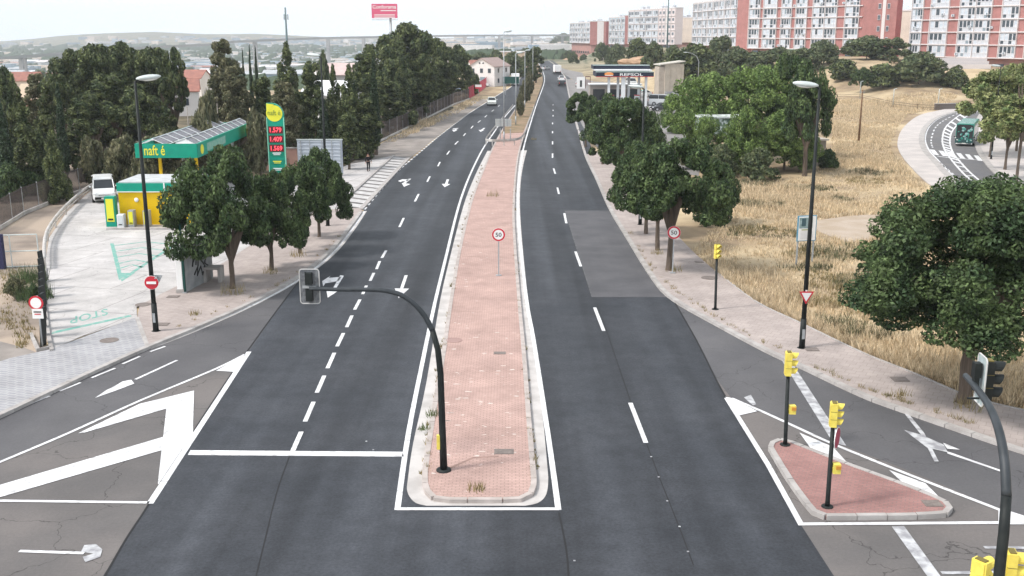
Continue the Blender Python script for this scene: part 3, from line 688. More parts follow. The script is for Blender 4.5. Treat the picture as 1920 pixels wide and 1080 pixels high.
def tree(key,px,base,top,wpx,label,group=None,clear=.28,D=None,tr=None,cat='tree',name=None,cx=None,low=None):
    """foot seen at (px,base) or standing at distance D; crown up to row top, wpx wide; low = row where the crown starts"""
    p=TD(px,D) if D else T(px,base)
    k=pxm(p); dirt=ray(px,top); ztop=CH+dirt.z*(p.y/dirt.y); Ht=max(1.2,ztop-p.z)
    if low is not None:
        dl=ray(px,low); clear=max(.05,(CH+dl.z*(p.y/dl.y)-p.z)/Ht)
    wm=wpx/k*(.9 if key[:2] in('st','bi') else 1); cl=Ht*clear; chh=Ht-cl
    me,tm=TM[key]
    t=thing(name or {'ci':'tree'}.get(key,'tree'),label,cat,p,trng.uniform(0,6.28),group)
    c=bpy.data.objects.new('crown',me); sc.collection.objects.link(c); c.parent=t
    off=Vector((0,0,0))
    if cx is not None: off=Matrix.Rotation(-t.rotation_euler.z,3,'Z')@Vector(((cx-px)/k,0,0))
    c.location=(off.x,off.y,cl); c.scale=(wm/2,wm/2,chh)
    u=bpy.data.objects.new('trunk',tm); sc.collection.objects.link(u); u.parent=t
    rr=tr or max(.09,Ht*.022); 
    cs=max(cl,.25*Ht if clear>.1 else .15*Ht); lim=min(1.0,(wm*.42)/(rr*10+1e-6))
    u.scale=(rr,rr,cs); 
    if abs(off.x)+abs(off.y)>.01: pass
    return t
g='plane trees along the left pavement'
tree('st1',437,545,285,222,'round dark tree before the graffitied wall, nearest of the left pavement row',g,low=478,tr=.15,cx=422)
tree('st2',510,510,318,150,'second round tree of the left pavement row, behind the nearest one',g,low=468,tr=.13,cx=518)
tree('st3',563,478,298,135,'third round tree of the left pavement row, before the metal panel',g,low=432,tr=.12,cx=572)
tree('st1',599,447,283,120,'last and farthest round tree of the left pavement row, by the hatched bay',g,low=412,tr=.12,cx=608)
g='round trees along the right pavement'
tree('st2',1255,510,258,225,'round dark tree behind the right hand speed limit sign',g,low=425,tr=.19,cx=1268)
tree('st3',1232,472,280,150,'round tree second in the right pavement row',g,low=405,tr=.14,cx=1215)
tree('st1',1211,441,270,140,'round tree third in the right pavement row, beside the dark lamp post foot',g,low=380,tr=.14,cx=1200)
tree('st2',1165,365,182,150,'round tree in the middle of the right verge row before the petrol station',g,low=300,tr=.15,cx=1160)
tree('st1',1185,350,192,130,'round tree right of the verge row, under the far lamp head',g,low=310,tr=.15,cx=1188)
tree('st3',1130,310,178,100,'round tree near the far end of the right verge row',g,low=270,tr=.14,cx=1132)
tree('st2',1098,275,172,80,'farthest small round tree of the right verge row, by the kerb',g,low=232,tr=.13,cx=1093)
tree('st1',1330,420,300,110,'broad tree filling the right side of the pavement row above the field',g,low=418,tr=.15,cx=1335)
tree('big',1806,760,345,530,'very large dark tree at the right edge of the picture with one thick trunk',None,low=630,tr=.26,cx=1805)
# bright trees around the shack
g='bright green trees around the shack'
for k,a in enumerate([('ac1',1300,300,150,130,'bright green tree left of the white shack, nearest the parked van'),('ac2',1345,285,140,140,'bright green tree rising behind the white shack'),
  ('ac1',1410,300,132,150,'tallest bright green tree, just right of the white shack'),('ac2',1470,318,205,120,'low bright green tree before the wooden hut'),
  ('ac1',1385,322,235,110,'thin many stemmed green tree in front of the white shack'),('ac2',1440,325,240,90,'thin green tree between the shack and the wooden hut'),('ac1',1290,265,205,90,'low bright green tree at the edge of the forecourt')]):
    tree(a[0],a[1],a[2],a[3],a[4],a[5],g,clear=.22)
for k,a in enumerate([('ac1',1322,322,222,70,'thin bright tree half covering the left of the white shack'),('ac2',1392,326,205,80,'thin bright tree half covering the right of the white shack'),('bu1',1300,318,262,90,'low olive shrub at the forecourt edge below the bright trees'),('hi1',1350,330,268,80,'low shrub filling the space under the white shack'),('ac2',1268,250,180,70,'bright shrub by the parked vans'),('ac1',1500,322,215,80,'bright low tree leaning on the wooden hut'),('hi1',1420,338,275,90,'shrub at the feet of the bright trees, right one'),('ac2',1440,250,120,110,'bright crown between the tallest tree and the lamp')]):
    tree(a[0],a[1],a[2],a[3],a[4],a[5],g,clear=.02)
tree('st3',1508,330,120,115,'dark tall tree behind the right lamp post',None,clear=.3)
tree('st2',1478,300,100,110,'dark leafy tree below the long red and white flats',None,clear=.25)
tree('bu2',1551,318,276,55,'low round green bush beside the wooden hut',None,clear=0,cat='bush',name='bush')
# hillside
g='trees on the hillside below the flats'
for a in [('hi1',1380,150,88,62,'smooth round tree under the tall red stair wall'),('hi3',1350,128,72,44,'dark dome shaped tree in front of the white gallery flats'),('hi2',1300,155,82,105,'wide dark tree behind the stone tower'),('hi1',1262,150,86,50,'dark tree left of the stone tower'),
  ('hi2',1195,118,72,45,'round dark tree below the pale blue flats'),('hi1',1155,125,83,34,'small grey green tree behind the dark canopy'),('hi3',1128,118,84,26,'narrow tree above the left end of the dark canopy'),
  ('hi2',1095,105,72,32,'small tree under the far red gable'),('hi1',1057,92,64,36,'dark tree pair left of the far red gable'),('hi2',1037,100,76,22,'small tree at the bend of the far road'),
  ('hi3',1425,150,100,80,'grey green tree above the earth bank'),('hi1',1540,122,76,60,'tree before the middle of the long flats'),('hi2',1580,150,112,60,'low spreading tree under the red pillar of the long flats'),
  ('hi1',1625,110,68,85,'wide tree in front of the red tower block'),('hi3',1672,112,75,60,'grey green tree before the cream flats'),('hi1',1722,158,98,95,'large pine like tree before the right hand flats'),
  ('hi2',1655,165,120,70,'tree low on the slope, left of the large pine like tree'),('hi3',1500,140,95,70,'tree at the foot of the long flats, left of its red pillar'),
  ('hi1',1225,125,78,36,'tree between pale flats and stone tower'),('hi2',1790,165,130,50,'small bush like tree at the top of the dry field'),('hi1',1460,112,90,50,'low tree under the green awning of the long flats')]:
    tree(a[0],a[1],a[2],a[3]-3,a[4]*1.35,a[5],g,clear=.03,cat='tree')
hr=random.Random(12)
for i in range(34):
    px=hr.choice([hr.uniform(1060,1290),hr.uniform(1290,1600),hr.uniform(1060,1240),hr.uniform(1600,1800)]); base=hr.uniform(100,128) if px<1240 else hr.uniform(118,150); hh_=hr.uniform(14,26)
    tree(hr.choice(['hi1','hi2','hi3']),px,base,base-hh_,hh_*hr.uniform(1.2,1.9),'small scrubby tree scattered on the slope below the flats','scrubby trees scattered on the slope',clear=.03)
tree('st3',1613,175,127,50,'lone leaning tree in the dry field beside the wooden post',None,clear=.25)
# right edge avenue
g='pale flowering trees along the side road'
for a in [('li1',1905,345,180,150,'pale flowering tree nearest on the right pavement of the side road',250),('li2',1884,320,178,95,'pale flowering tree second along the side road',270),('li1',1856,296,132,135,'yellow green tree above the bus',222),('li2',1905,285,118,140,'yellow green tree at the picture edge under the right flats',240),('li1',1872,258,128,90,'yellow green tree at the bend of the side road',225)]:
    tree(a[0],a[1],a[2],a[3],a[4],a[5],g,low=a[6],tr=.14)
# left wood
g='tall pines behind the green canopy'
for a in [('pi1',150,120,96,110,'left pine of the great clump',118),('pi2',195,118,84,120,'tallest pine of the great clump behind the left lamp',None),('pi1',250,125,82,120,'pine just left of the lamp head in the great clump',None),
   ('pi2',300,122,90,110,'right hand pine of the great clump',None),('pi3',332,118,92,70,'outermost right pine of the great clump, darker',None),('pi3',225,112,140,150,'low spreading pine filling the middle of the great clump',None),('pi2',120,110,140,90,'low pine at the left foot of the great clump',None),('pi3',180,104,175,120,'dark undergrowth pine below the great clump',None),('pi1',275,106,170,110,'dark undergrowth pine left of the canopy',None)]:
    tree(a[0],a[1],0,a[3],a[4],a[5],g,clear=.30,D=a[2])
g='olive trees in front of the pines'
for a in [('ta1',85,112,135,70,'tall olive green tree left of the great clump'),('bu1',395,98,150,60,'olive tree behind the canopy roof'),('ta1',430,112,70,85,'tall wavy olive tree rising above the canopy'),('ta1',450,108,120,80,'olive tree right of the wavy tall one'),
   ('bu1',385,92,200,80,'low olive shrub behind the canopy'),('bu1',300,86,232,120,'wide olive shrub left of the canopy end'),('bu1',235,88,240,90,'olive shrub behind the left lamp post'),('bu1',180,90,245,80,'olive shrub by the fence of the lot'),('ta1',540,104,150,75,'olive tree behind the price totem'),('bu1',490,96,190,80,'dusty olive tree left of the price totem')]:
    tree(a[0],a[1],0,a[3],a[4],a[5],g,clear=.04,D=a[2])
g='dark cypresses at the left edge'
for a in [('cy1',125,95,155,36,'slim cypress left of the low pines'),('cy2',20,85,180,50,'broad cypress at the left edge of the picture'),('co1',60,88,190,110,'dark spreading conifer above the grey fence'),('pi3',15,100,130,100,'dark pine at the far left edge'),('co1',110,82,235,70,'dark conifer leaning over the fence')]:
    tree(a[0],a[1],0,a[3],a[4],a[5],g,clear=.03,D=a[2])
tree('bu2',22,0,300,80,'dark green shrub overhanging the left fence',None,clear=.02,D=83,cat='bush',name='bush')
tree('bu2',60,0,318,60,'mid green shrub in the corner of the left fence',None,clear=.02,D=86,cat='bush',name='bush')
g='trio of pointed cypresses behind the canopy'
for a in [('cy1',463,150,90,12,'left one of three pointed cypresses'),('cy2',476,150,82,15,'middle and tallest of three pointed cypresses'),('cy1',487,148,86,16,'right one of three pointed cypresses')]:
    tree(a[0],a[1],0,a[3],a[4],a[5],g,clear=.02,D=a[2])
g='roadside wood on the left'
for a in [('co1',545,135,78,90,'conical conifer standing alone above the price totem'),('ta2',500,110,140,70,'dark tree behind the right end of the canopy'),('ta2',590,112,110,70,'dark leafy tree behind the metal panel'),
   ('cy1',610,108,180,50,'dark cypress behind the right half of the metal panel'),('co1',660,112,120,80,'dark green conifer right of the metal panel'),('ta2',690,134,95,80,'tall dark tree behind the no overtaking sign'),
   ('cy2',668,118,150,40,'cypress close to the panel end'),('pi1',720,160,70,120,'high pine under the red billboard'),('pi2',770,172,44,130,'tallest roadside pine, right under the red billboard'),('pi1',815,192,75,100,'roadside pine right of the tallest one'),
   ('ta2',728,146,150,80,'dense tree behind the start of the dark fence'),('co1',752,152,125,70,'dark conifer behind the dark fence'),('ta2',785,166,130,70,'shadowy tree behind the dark fence'),('ta2',735,158,130,70,'dense tree along the dark fence'),('ta2',775,174,120,80,'dense tree beyond the second concrete pole'),('ta2',815,190,120,70,'dense tree beyond the third concrete pole'),('pi3',850,222,86,90,'umbrella shaped pine near the white house'),('hi2',884,232,130,45,'rounded bush tree before the white house'),
   ('co1',630,118,120,60,'bluish conifer behind the tall second lamp'),('cy1',705,116,105,34,'thin cypress poking above the roadside wood'),('hi1',610,170,90,36,'rounded tree in front of the pale roof'),('ta2',560,112,165,70,'dark tree behind the price totem'),('pi3',745,156,110,80,'shaded pine in the middle of the roadside wood'),('ta2',690,112,180,70,'low dense tree by the fence end'),('ta2',655,103,210,60,'low dark tree directly behind the panel end'),('ta2',800,184,150,80,'shaded low tree by the middle fence'),('ta2',845,212,135,70,'shaded low tree near the dry strip')]:
    tree(a[0],a[1],0,a[3],a[4],a[5],g,clear=.06,D=a[2])
g='trees beyond the median'
for a in [('ta2',1005,290,85,36,'dark poplar clump at the far bend of the road'),('ta2',990,310,88,30,'second poplar clump beyond the median'),('hi1',960,330,95,60,'green hedge of trees behind the beige wall'),('hi1',900,420,96,60,'distant green band left of the beige wall'),('hi2',930,380,92,50,'distant tree above the white house roof'),('bu1',985,205,140,26,'thin scrub growing in the far median'),('bu1',975,170,170,20,'dry shrub between the median lamp posts'),('bu1',992,230,128,24,'second thin scrub in the far median')]:
    tree(a[0],a[1],0,a[3],a[4],a[5],g,clear=.03,D=a[2],cat='tree')
g='dark filler trees inside the left wood'
for i,(px,D,top,wp) in enumerate([(30,112,175,110),(90,110,200,90),(210,116,215,110),(270,114,225,90),(330,112,215,80),(400,118,190,80),(450,116,200,70),(520,120,200,80),(575,118,190,70),(625,116,190,70),(670,112,215,60),(0,100,240,90),(140,102,245,80)]):
    tree(['ta2','co1','pi3'][i%3],px,0,top,wp,'dark filler tree inside the left wood',g,clear=.02,D=D)
far=random.Random(3)
for i in range(46):
    px=far.choice([far.uniform(0,420),far.uniform(500,1050)]); D=far.uniform(380,1300)
    p=TD(px,D); k=pxm(p)
    me,tm=TM[far.choice(['hi1','hi2'])]
    o=bpy.data.objects.new('distant_tree',me); sc.collection.objects.link(o); h=far.uniform(5,9); o.location=p; o.scale=(h*.8,h*.8,h)
    tag(o,'small hazy tree dotted on the far plain','tree','hazy trees dotted on the far plain')
# ---------------- dry grass ----------------
def inpoly(x,y,P):
    c=np.zeros(len(x),bool); j=len(P)-1
    for i in range(len(P)):
        xi,yi=P[i][0],P[i][1];xj,yj=P[j][0],P[j][1]
        t=((yi>y)!=(yj>y))&(x<(xj-xi)*(y-yi)/(yj-yi+1e-12)+xi); c^=t; j=i
    return c
def grass(name,P,n,hgt,mat,seed,label,cat,avoid=None,wd=.014,clus=.35):
    rng=np.random.default_rng(seed); xs=[p[0] for p in P];ys=[p[1] for p in P]
    x=rng.uniform(min(xs),max(xs),n*3);y=min(ys)+(max(ys)-min(ys))*rng.random(n*3)**1.35
    k=inpoly(x,y,P); 
    if avoid:
        for q in avoid: k&=~inpoly(x,y,q)
    x=x[k];y=y[k]
    dens=np.sin(x*.9+np.sin(y*.4)*2)*np.sin(y*.7+np.sin(x*.3)*3)*.5+.5+.35*np.sin(x*.23+y*.11)
    k=rng.random(len(x))<clus+(1-clus)*dens; x=x[k][:n];y=y[k][:n];dens=dens[k][:n]; m=len(x)
    nb=5; X=np.repeat(x,nb)+rng.normal(0,.10,m*nb);Y=np.repeat(y,nb)+rng.normal(0,.10,m*nb); Hh=np.repeat(hgt*(.35+.9*np.clip(dens,0,1)),nb)*rng.uniform(.5,1.3,m*nb)
    Z=np.array([H(a,b) for a,b in zip(X,Y)])-.02 if max(ys)>170 else np.zeros(m*nb)
    a=rng.uniform(0,6.283,m*nb); W_=wd*(1+Y/90); lx=rng.normal(0,.28,m*nb)*Hh;ly=rng.normal(0,.28,m*nb)*Hh
    v=np.stack([np.stack([X-np.cos(a)*W_,Y-np.sin(a)*W_,Z],1),np.stack([X+np.cos(a)*W_,Y+np.sin(a)*W_,Z],1),np.stack([X+lx,Y+ly,Z+Hh],1)],1).reshape(-1,3)
    N=m*nb; me=bpy.data.meshes.new(name); me.vertices.add(N*3); me.vertices.foreach_set('co',v.astype(np.float32).ravel()); me.loops.add(N*3); me.loops.foreach_set('vertex_index',np.arange(N*3,dtype=np.int32))
    me.polygons.add(N); me.polygons.foreach_set('loop_start',np.arange(0,N*3,3,dtype=np.int32)); me.polygons.foreach_set('loop_total',np.full(N,3,dtype=np.int32)); me.update(calc_edges=True)
    me.materials.append(mat); o=bpy.data.objects.new(name,me); sc.collection.objects.link(o); tag(o,label,cat,kind='stuff'); return o
m_straw=leafmat('dry_straw',(.70,.58,.41),(.48,.38,.25),.45,.25)
m_soil=None
m_weed=leafmat('brown_weed',(.34,.26,.14),(.20,.18,.08),.35,.2)
path=[tuple(p)[:2] for p in GC([(1500,416),(1540,412),(1600,404),(1660,402)],3)+GC([(1670,440),(1600,454),(1560,444),(1530,432),(1505,424)],3)]
field=[tuple(p)[:2] for p in GP([(1950,772),(1815,742),(1715,700),(1615,660),(1500,605),(1417,565),(1347,512),(1300,470),(1390,380),(1385,330),(1520,335),(1560,290),(1560,215),(1700,215),(1682,240),(1668,266),(1676,292),(1712,332),(1770,375),(1950,480)])]
grass('dry_grass',field,44000,.42,m_straw,1,'dry yellow grass covering the open field on the right','grass',avoid=[path])
grass('dry_grass',[tuple(p)[:2] for p in GP([(1560,214),(1560,200),(1540,190),(1800,188),(1765,202),(1710,214)])],5000,.6,m_straw,2,'dry grass on the upper slope of the field','grass')
grass('dry_weeds',[tuple(p)[:2] for p in GP([(0,500),(45,505),(70,560),(65,640),(40,655),(0,600)])],700,.24,m_weed,3,'brown weeds on the bank at the left edge','weeds')
grass('dry_grass',[tuple(p)[:2] for p in GP([(705,262),(730,250),(800,225),(850,205),(900,180),(905,186),(850,218),(780,250),(735,268)])],1500,.6,m_straw,4,'strip of dry grass along the left roadside wood','grass')
# weeds at tree feet and joints
wr=random.Random(8)
def weed(px,py,s,label,mat=None):
    p=G(px,py,.12); mb=MB()
    for i in range(46 if s<.85 else 420):
        a=wr.uniform(0,6.28);r0=wr.random()**.7*s; x,y=r0*math.cos(a),r0*math.sin(a);h=s*wr.uniform(.4,1.1);b=wr.uniform(0,6.28)
        mb.add([(x-.012,y,0),(x+.012,y,0),(x+.3*h*math.cos(b),y+.3*h*math.sin(b),h)],[(0,1,2)])
    o=mb.make('weed',mat or m_weed,loc=p); return tag(o,label,'weed')
fr=random.Random(31)
for i in range(26):
    a=fr.random(); q=G(fr.uniform(1400,1690),fr.uniform(300,640),0)
    if not inpoly(np.array([q.x]),np.array([q.y]),field)[0] or inpoly(np.array([q.x]),np.array([q.y]),path)[0]: continue
    rr_=fr.uniform(1.0,3.2); P_=[(q.x+rr_*fr.uniform(.6,1.2)*math.cos(k*.785),q.y+rr_*fr.uniform(.5,1.0)*math.sin(k*.785)) for k in range(8)]
    grass('brown_weeds',P_,int(45*rr_),.42,fr.choice([m_weed,MATS['olive_leaf']]),40+i,'patch of brown and olive weeds in the dry field','weeds',wd=.018)
weed(437,550,.7,'dry weeds round the foot of the nearest left pavement tree'); weed(508,512,.45,'weeds at the foot of the second left pavement tree'); weed(560,480,.5,'weeds at the foot of the third left pavement tree')
weed(894,918,.3,'small upright weed near the front end of the brick median'); weed(925,368,.6,'tuft of grass growing across the brick median')
weed(812,780,.3,'green weeds in the left gutter of the median, near the mast',M('green_weed',(.09,.12,.04))); weed(795,805,.22,'smaller weed in the left gutter of the median',MATS['green_weed'])
weed(1815,765,.6,'dry weeds round the foot of the very large tree'); weed(1690,742,.35,'dead twigs lying along the right kerb'); weed(1262,508,.5,'weeds round the foot of the tree behind the speed limit sign')
weed(1232,476,.4,'weeds at the foot of the second right pavement tree'); weed(365,590,.3,'thin dead weed near the left kerb')
weed(66,560,.9,'green bush growing through the low wall at left',m_street); weed(54,528,1.0,'leafy shrub beside the low wall at left',m_street); weed(1000,262,.4,'dry tuft behind the median barrier')

# small weeds in the joints of kerbs and gutters
def joint_weeds(name,pts,n,label,mat,seed,zz=.13,s0=.10):
    r=random.Random(seed); P=GC(pts,6); mb=MB()
    for i in range(n):
        k=r.randrange(len(P)-1); q=P[k].lerp(P[k+1],r.random()); q=Vector((q.x+r.uniform(-.12,.12),q.y+r.uniform(-.1,.1),.012)); h=s0*r.uniform(.5,2.2)
        for j in range(9):
            a=r.uniform(0,6.28); x=q.x+r.uniform(-.06,.06);y=q.y+r.uniform(-.06,.06)
            mb.add([(x-.014,y,q.z),(x+.014,y,q.z),(x+.5*h*math.cos(a),y+.5*h*math.sin(a),q.z+h)],[(0,1,2)])
    o=mb.make(name,mat); tag(o,label,'weeds',kind='stuff')
joint_weeds('joint_weeds',[(795,905),(800,860),(812,770),(826,680),(845,560),(862,470),(880,385),(905,310)],90,'small weeds growing in the left kerb joint of the median',m_weed,1)
joint_weeds('joint_weeds',[(1003,905),(993,800),(980,650),(971,540),(963,440),(965,340)],60,'small weeds growing in the right kerb joint of the median',m_weed,2)
joint_weeds('joint_weeds',[(1180,435),(1230,515),(1340,597),(1500,678),(1615,730),(1700,760),(1820,800)],160,'small weeds along the right pavement kerb',m_weed,3,s0=.14)
joint_weeds('joint_weeds',[(330,618),(475,560),(562,512),(640,445)],60,'small weeds along the left pavement kerb',m_weed,4,s0=.12)
joint_weeds('joint_weeds',[(1347,512),(1417,565),(1500,605),(1615,660),(1715,700),(1900,765)],420,'ragged weeds along the field edge of the right pavement',m_straw,5,s0=.3)

tree('bu2',66,575,528,34,'green shrub growing against the dark boards at the lot entrance',None,clear=.02,cat='bush',name='bush')
tree('bu1',30,560,528,60,'dry olive shrub on the bank at the left picture edge',None,clear=.02,cat='bush',name='bush')
# ---------------- street furniture ----------------
m_black=M('dark_iron',(.010,.013,.014),rough=.6,col2=(.018,.022,.022),scale=4,spec=.25)
m_lamp=M('lamp_housing',(.55,.60,.60),rough=.4,col2=(.45,.5,.5),scale=3)
m_lampglass=M('lamp_glass',(.75,.78,.76),rough=.25)
m_galv=M('galvanised',(.42,.44,.46),rough=.5,metal=.3,col2=(.33,.35,.37),scale=5)
m_signwhite=M('sign_white',(.80,.80,.80),rough=.5); m_signred=M('sign_red',(.55,.03,.05),rough=.5); m_signblack=M('sign_black',(.02,.02,.02),rough=.5)
m_yel=M('signal_yellow',(.78,.66,.13),rough=.5,col2=(.68,.55,.10),scale=6); m_orange=M('push_orange',(.55,.25,.05),rough=.5)
m_dkglass=M('dark_glass',(.02,.025,.03),rough=.15,spec=.6)
def street_lamp(px,base,top,side,label,g='tall dark street lamps',metal=None,h=None,r0=.13,head=1.0):
    p=T(px,base); mt=metal or m_black
    if h is None:
        d=ray(px,top); h=CH+d.z*(p.y/d.y)-p.z
    t=thing('street_lamp',label,'street lamp',p,0,g)
    MB().tube([(0,0,0),(0,0,.12)],[.22,.20],12).tube([(0,0,.1),(0,0,1.4)],[r0,r0*.95],12).make('base',mt,t,True)
    MB().tube([(0,0,1.4),(0,0,h*.5),(0,0,h-.05)],[r0*.8,r0*.66,r0*.42],12).make('pole',mt,t,True)
    if h>9 and metal is None:
        MB().box((0,-r0*1.02,.75),(.11,.03,.42)).make('access_door',m_galv,t)
        MB().box((.0,-r0*.83,2.6),(.08,.02,.12)).make('sticker',m_signwhite,t)
    a=side
    ax=Vector((math.cos(a),math.sin(a),0))
    MB().tube([(0,0,h-.1),tuple(ax*.12+Vector((0,0,h+.02))),tuple(ax*.35+Vector((0,0,h+.06)))],[.045,.045,.04],8).make('arm',mt,t,True)
    rot=Matrix.Rotation(a,3,'Z')@Matrix.Rotation(R(-6),3,'Y')
    hd=MB().ell(tuple(ax*.55*head+Vector((0,0,h+.1))),(.52*head,.19*head,.12*head),14,8,0,rot).make('lamp_head',m_lamp,t,True)
    MB().ell(tuple(ax*.6*head+Vector((0,0,h+.035))),(.34*head,.14*head,.08*head),12,6,0,rot).make('lamp_glass',m_lampglass,hd,True)
    return t
street_lamp(293,625,150,R(15),'dark street lamp on the left pavement carrying the no entry sign')
street_lamp(615,426,106,R(160),'dark street lamp at the far end of the left pavement, behind its last trees')
street_lamp(1503,657,163,R(170),'dark street lamp on the right pavement carrying the give way sign')
street_lamp(1200,424,165,R(175),'dark street lamp rising through the right pavement tree row')
gm='thin grey lamp posts along the far median'
street_lamp(945,268,60,R(10),'nearest grey lamp post of the far median, beside the panel',gm,m_galv,r0=.1)
street_lamp(967,236,100,R(10),'second grey lamp post of the far median',gm,m_galv,r0=.1)
street_lamp(984,203,95,R(10),'third grey lamp post of the far median among the scrub',gm,m_galv,r0=.1)
street_lamp(999,160,82,R(10),'fourth grey lamp post of the far median',gm,m_galv,r0=.12)
street_lamp(1013,138,88,R(170),'lamp post at the far bend beside the dark poplars',gm,m_galv,r0=.12)
street_lamp(1858,300,125,R(180),'dark lamp with long pale head above the side road trees',None,r0=.1)
# curved lamp by the stone tower
p=T(1308,170); t=thing('street_lamp','pale lamp post with curved top beside the stone tower','street lamp',p)
MB().tube([(0,0,0),(0,0,6.5),(-.5,0,7.6),(-1.6,0,8.3),(-2.8,0,8.5)],[.1,.07,.06,.05,.05],8).make('pole',m_galv,t,True); MB().ell((-3.1,0,8.5),(.5,.16,.1)).make('lamp_head',m_lamp,t,True)
# lamps with arms in the field
p=T(1610,265); t=thing('utility_pole','brown wooden pole standing alone in the dry field','pole',p)
h=CH+ray(1610,168).z*(p.y/ray(1610,168).y)
MB().tube([(0,0,0),(0,0,h)],[.14,.09],10).make('pole',M('old_wood',(.20,.12,.07),rough=.9,col2=(.13,.08,.05),scale=4),t,True); MB().box((0,0,h-.3),(.5,.1,.08)).make('crossbar',m_galv,t)
for px,by,ty,lb in ((1612,185,153,'slender white bent post behind the lone field tree'),(1674,200,167,'slender white post in the middle of the dry field'),(1758,205,167,'slender white post at the right end of the dry field')):
    p=T(px,by); h=CH+ray(px,ty).z*(p.y/ray(px,ty).y)-p.z; t=thing('field_post',lb,'post',p)
    MB().tube([(0,0,0),(0,0,h),(.5,0,h+.12)],.07,6).make('pole',m_lamp,t,True); MB().box((0,0,.1),(.3,.3,.2)).make('base',m_kerb,t)
mb=MB(); q=[A(1480,183,190),T(1612,185),T(1674,200),T(1758,207)]
# concrete utility poles
g='concrete utility poles along the roadside wood'
m_cpole=M('concrete_pole',(.42,.39,.36),rough=.9,col2=(.33,.3,.28),scale=3)
for px,by,ty,lb in ((841,186,100,'farthest and tallest looking concrete pole before the umbrella pine'),(795,222,165,'concrete pole with small box beyond the dry strip'),(733,242,180,'concrete pole with meter box nearest on the roadside'),(414,300,183,'thin pole behind the canopy, right one'),(358,300,200,'thin pole behind the canopy, left one')):
    p=T(px,by); h=CH+ray(px,ty).z*(p.y/ray(px,ty).y)-p.z; t=thing('utility_pole',lb,'pole',p,group=g)
    r0=.2 if px>700 else .08
    MB().tube([(0,0,0),(0,0,h)],[r0,r0*.6],8).make('pole',m_cpole,t,True)
    if px>700: MB().box((.3,-.1,.6),(.35,.3,1.1)).make('box',m_lamp,t)
# signs
def disc(mb,c,r,th,face,mi,n=24):
    """round plate centred c facing unit vector face"""
    f=Vector(face).normalized(); u=Vector((0,0,1)).cross(f).normalized(); v=f.cross(u); c=Vector(c)
    vs=[c+(u*math.cos(2*math.pi*k/n)+v*math.sin(2*math.pi*k/n))*r for k in range(n)]
    vs2=[q-f*th for q in vs]
    mb.add(vs+vs2,[tuple(range(n))]+[tuple(range(2*n-1,n-1,-1))]+[(k,n+k,n+(k+1)%n,(k+1)%n) for k in range(n)],mi)
def speed_sign(px,base,cy,label,off=(0,0)):
    p=G(px,base,.12); d=ray(px,cy); h=CH+d.z*(p.y/d.y)-.12
    t=thing('speed_limit_sign',label,'road sign',p,math.atan2(-p.x,p.y)*-1*-1,'round 50 speed limit signs')
    t.rotation_euler=(0,0,math.atan2(-p.x,p.y))
    MB().box((0,.03,h/2),(.07,.05,h+.3)).make('post',m_galv,t)
    MB().box((0,.03,.02),(.3,.22,.04)).make('foot_plate',m_galv,t)
    mb=MB(); f=(0,-1,0)
    disc(mb,(0,-.02,h),.37,.02,f,0); disc(mb,(0,-.023,h),.36,.01,f,1); disc(mb,(0,-.027,h),.27,.01,f,0)
    mb.text('50',(-.165,-.031,h-.115),(.33,0,0),(0,0,.23),2)
    mb.make('sign_plate',[m_signwhite,m_signred,m_signblack],t); return t
speed_sign(935,517,440,'round white and red 50 sign standing on the brick median')
speed_sign(1261,512,436,'round white and red 50 sign before a tree on the right pavement')
# no-entry on lamp
p=T(293,625); 
def on_lamp(px,py,base,D=None): 
    b=T(base[0],base[1]); return A(px,py,b.y-.22)
c=on_lamp(284,530,(293,625)); t=thing('no_entry_sign','red no entry sign with white bar fixed to the left street lamp','road sign',c)
mb=MB(); disc(mb,(0,0,0),.31,.02,(.1,-1,0),0); disc(mb,(0,-.004,0),.30,.01,(.1,-1,0),1); mb.box((0,-.03,0),(.42,.02,.11)); mb.make('sign_plate',[m_signwhite,m_signred],t); MB().box((.1,.1,0),(.2,.1,.05)).make('bracket',m_galv,t)
c=on_lamp(291,524,(293,625))+Vector((.0,.12,.0)); t=thing('triangular_sign','grey back of a sign fixed behind the no entry sign','road sign',c)
mb=MB(); fr=Matrix.Identity(4); mb.extr([(.06,-.22),(.26,.14),(-.14,.14)],0.12,.14,fr); mb.make('sign_plate',m_galv,t); MB().box((0,.0,.05),(.08,.22,.05)).make('bracket',m_galv,t)
# yield
c=on_lamp(1512,557,(1503,657)); t=thing('give_way_sign','white triangle with red edge pointing down, fixed to the right street lamp','road sign',c)
def tri(s): return [(-s*.5,s*.38),(0,-s*.5),(s*.5,s*.38)]
mb=MB(); mb.extr(tri(.62),0,.02,Matrix.Identity(4),0); mb.extr(tri(.42),-.006,.0,Matrix.Translation((0,0,.02)),1); mb.make('sign_plate',[m_signred,m_signwhite],t); MB().box((-.1,.09,0),(.12,.12,.05)).make('bracket',m_galv,t)
# left restriction sign
p=G(80,652,.05); top=CH+ray(68,570).z*(p.y/ray(68,570).y); x0=A(68,570,p.y).x-p.x
t=thing('restriction_sign','round white sign with red edge above a small white plate at the lot entrance','road sign',p)
MB().tube([(0,0,0),(x0+.05,0.05,top+.3)],.035,8).make('post',m_galv,t,True)
mb=MB(); disc(mb,(x0,-.03,top),.31,.02,(0,-1,0),1); disc(mb,(x0,-.035,top),.23,.01,(0,-1,0),0); mb.make('sign_plate',[m_signwhite,m_signred],t)
b2=A(69,590,p.y).z; mb=MB(); mb.box((x0+.03,-.03,b2),(.46,.02,.42)); mb.box((x0+.03,-.045,b2+.08),(.32,.01,.05),mi=1); mb.box((x0+.03,-.045,b2-.02),(.26,.01,.04),mi=2); mb.make('info_plate',[m_signwhite,m_signblack,m_signred],t)
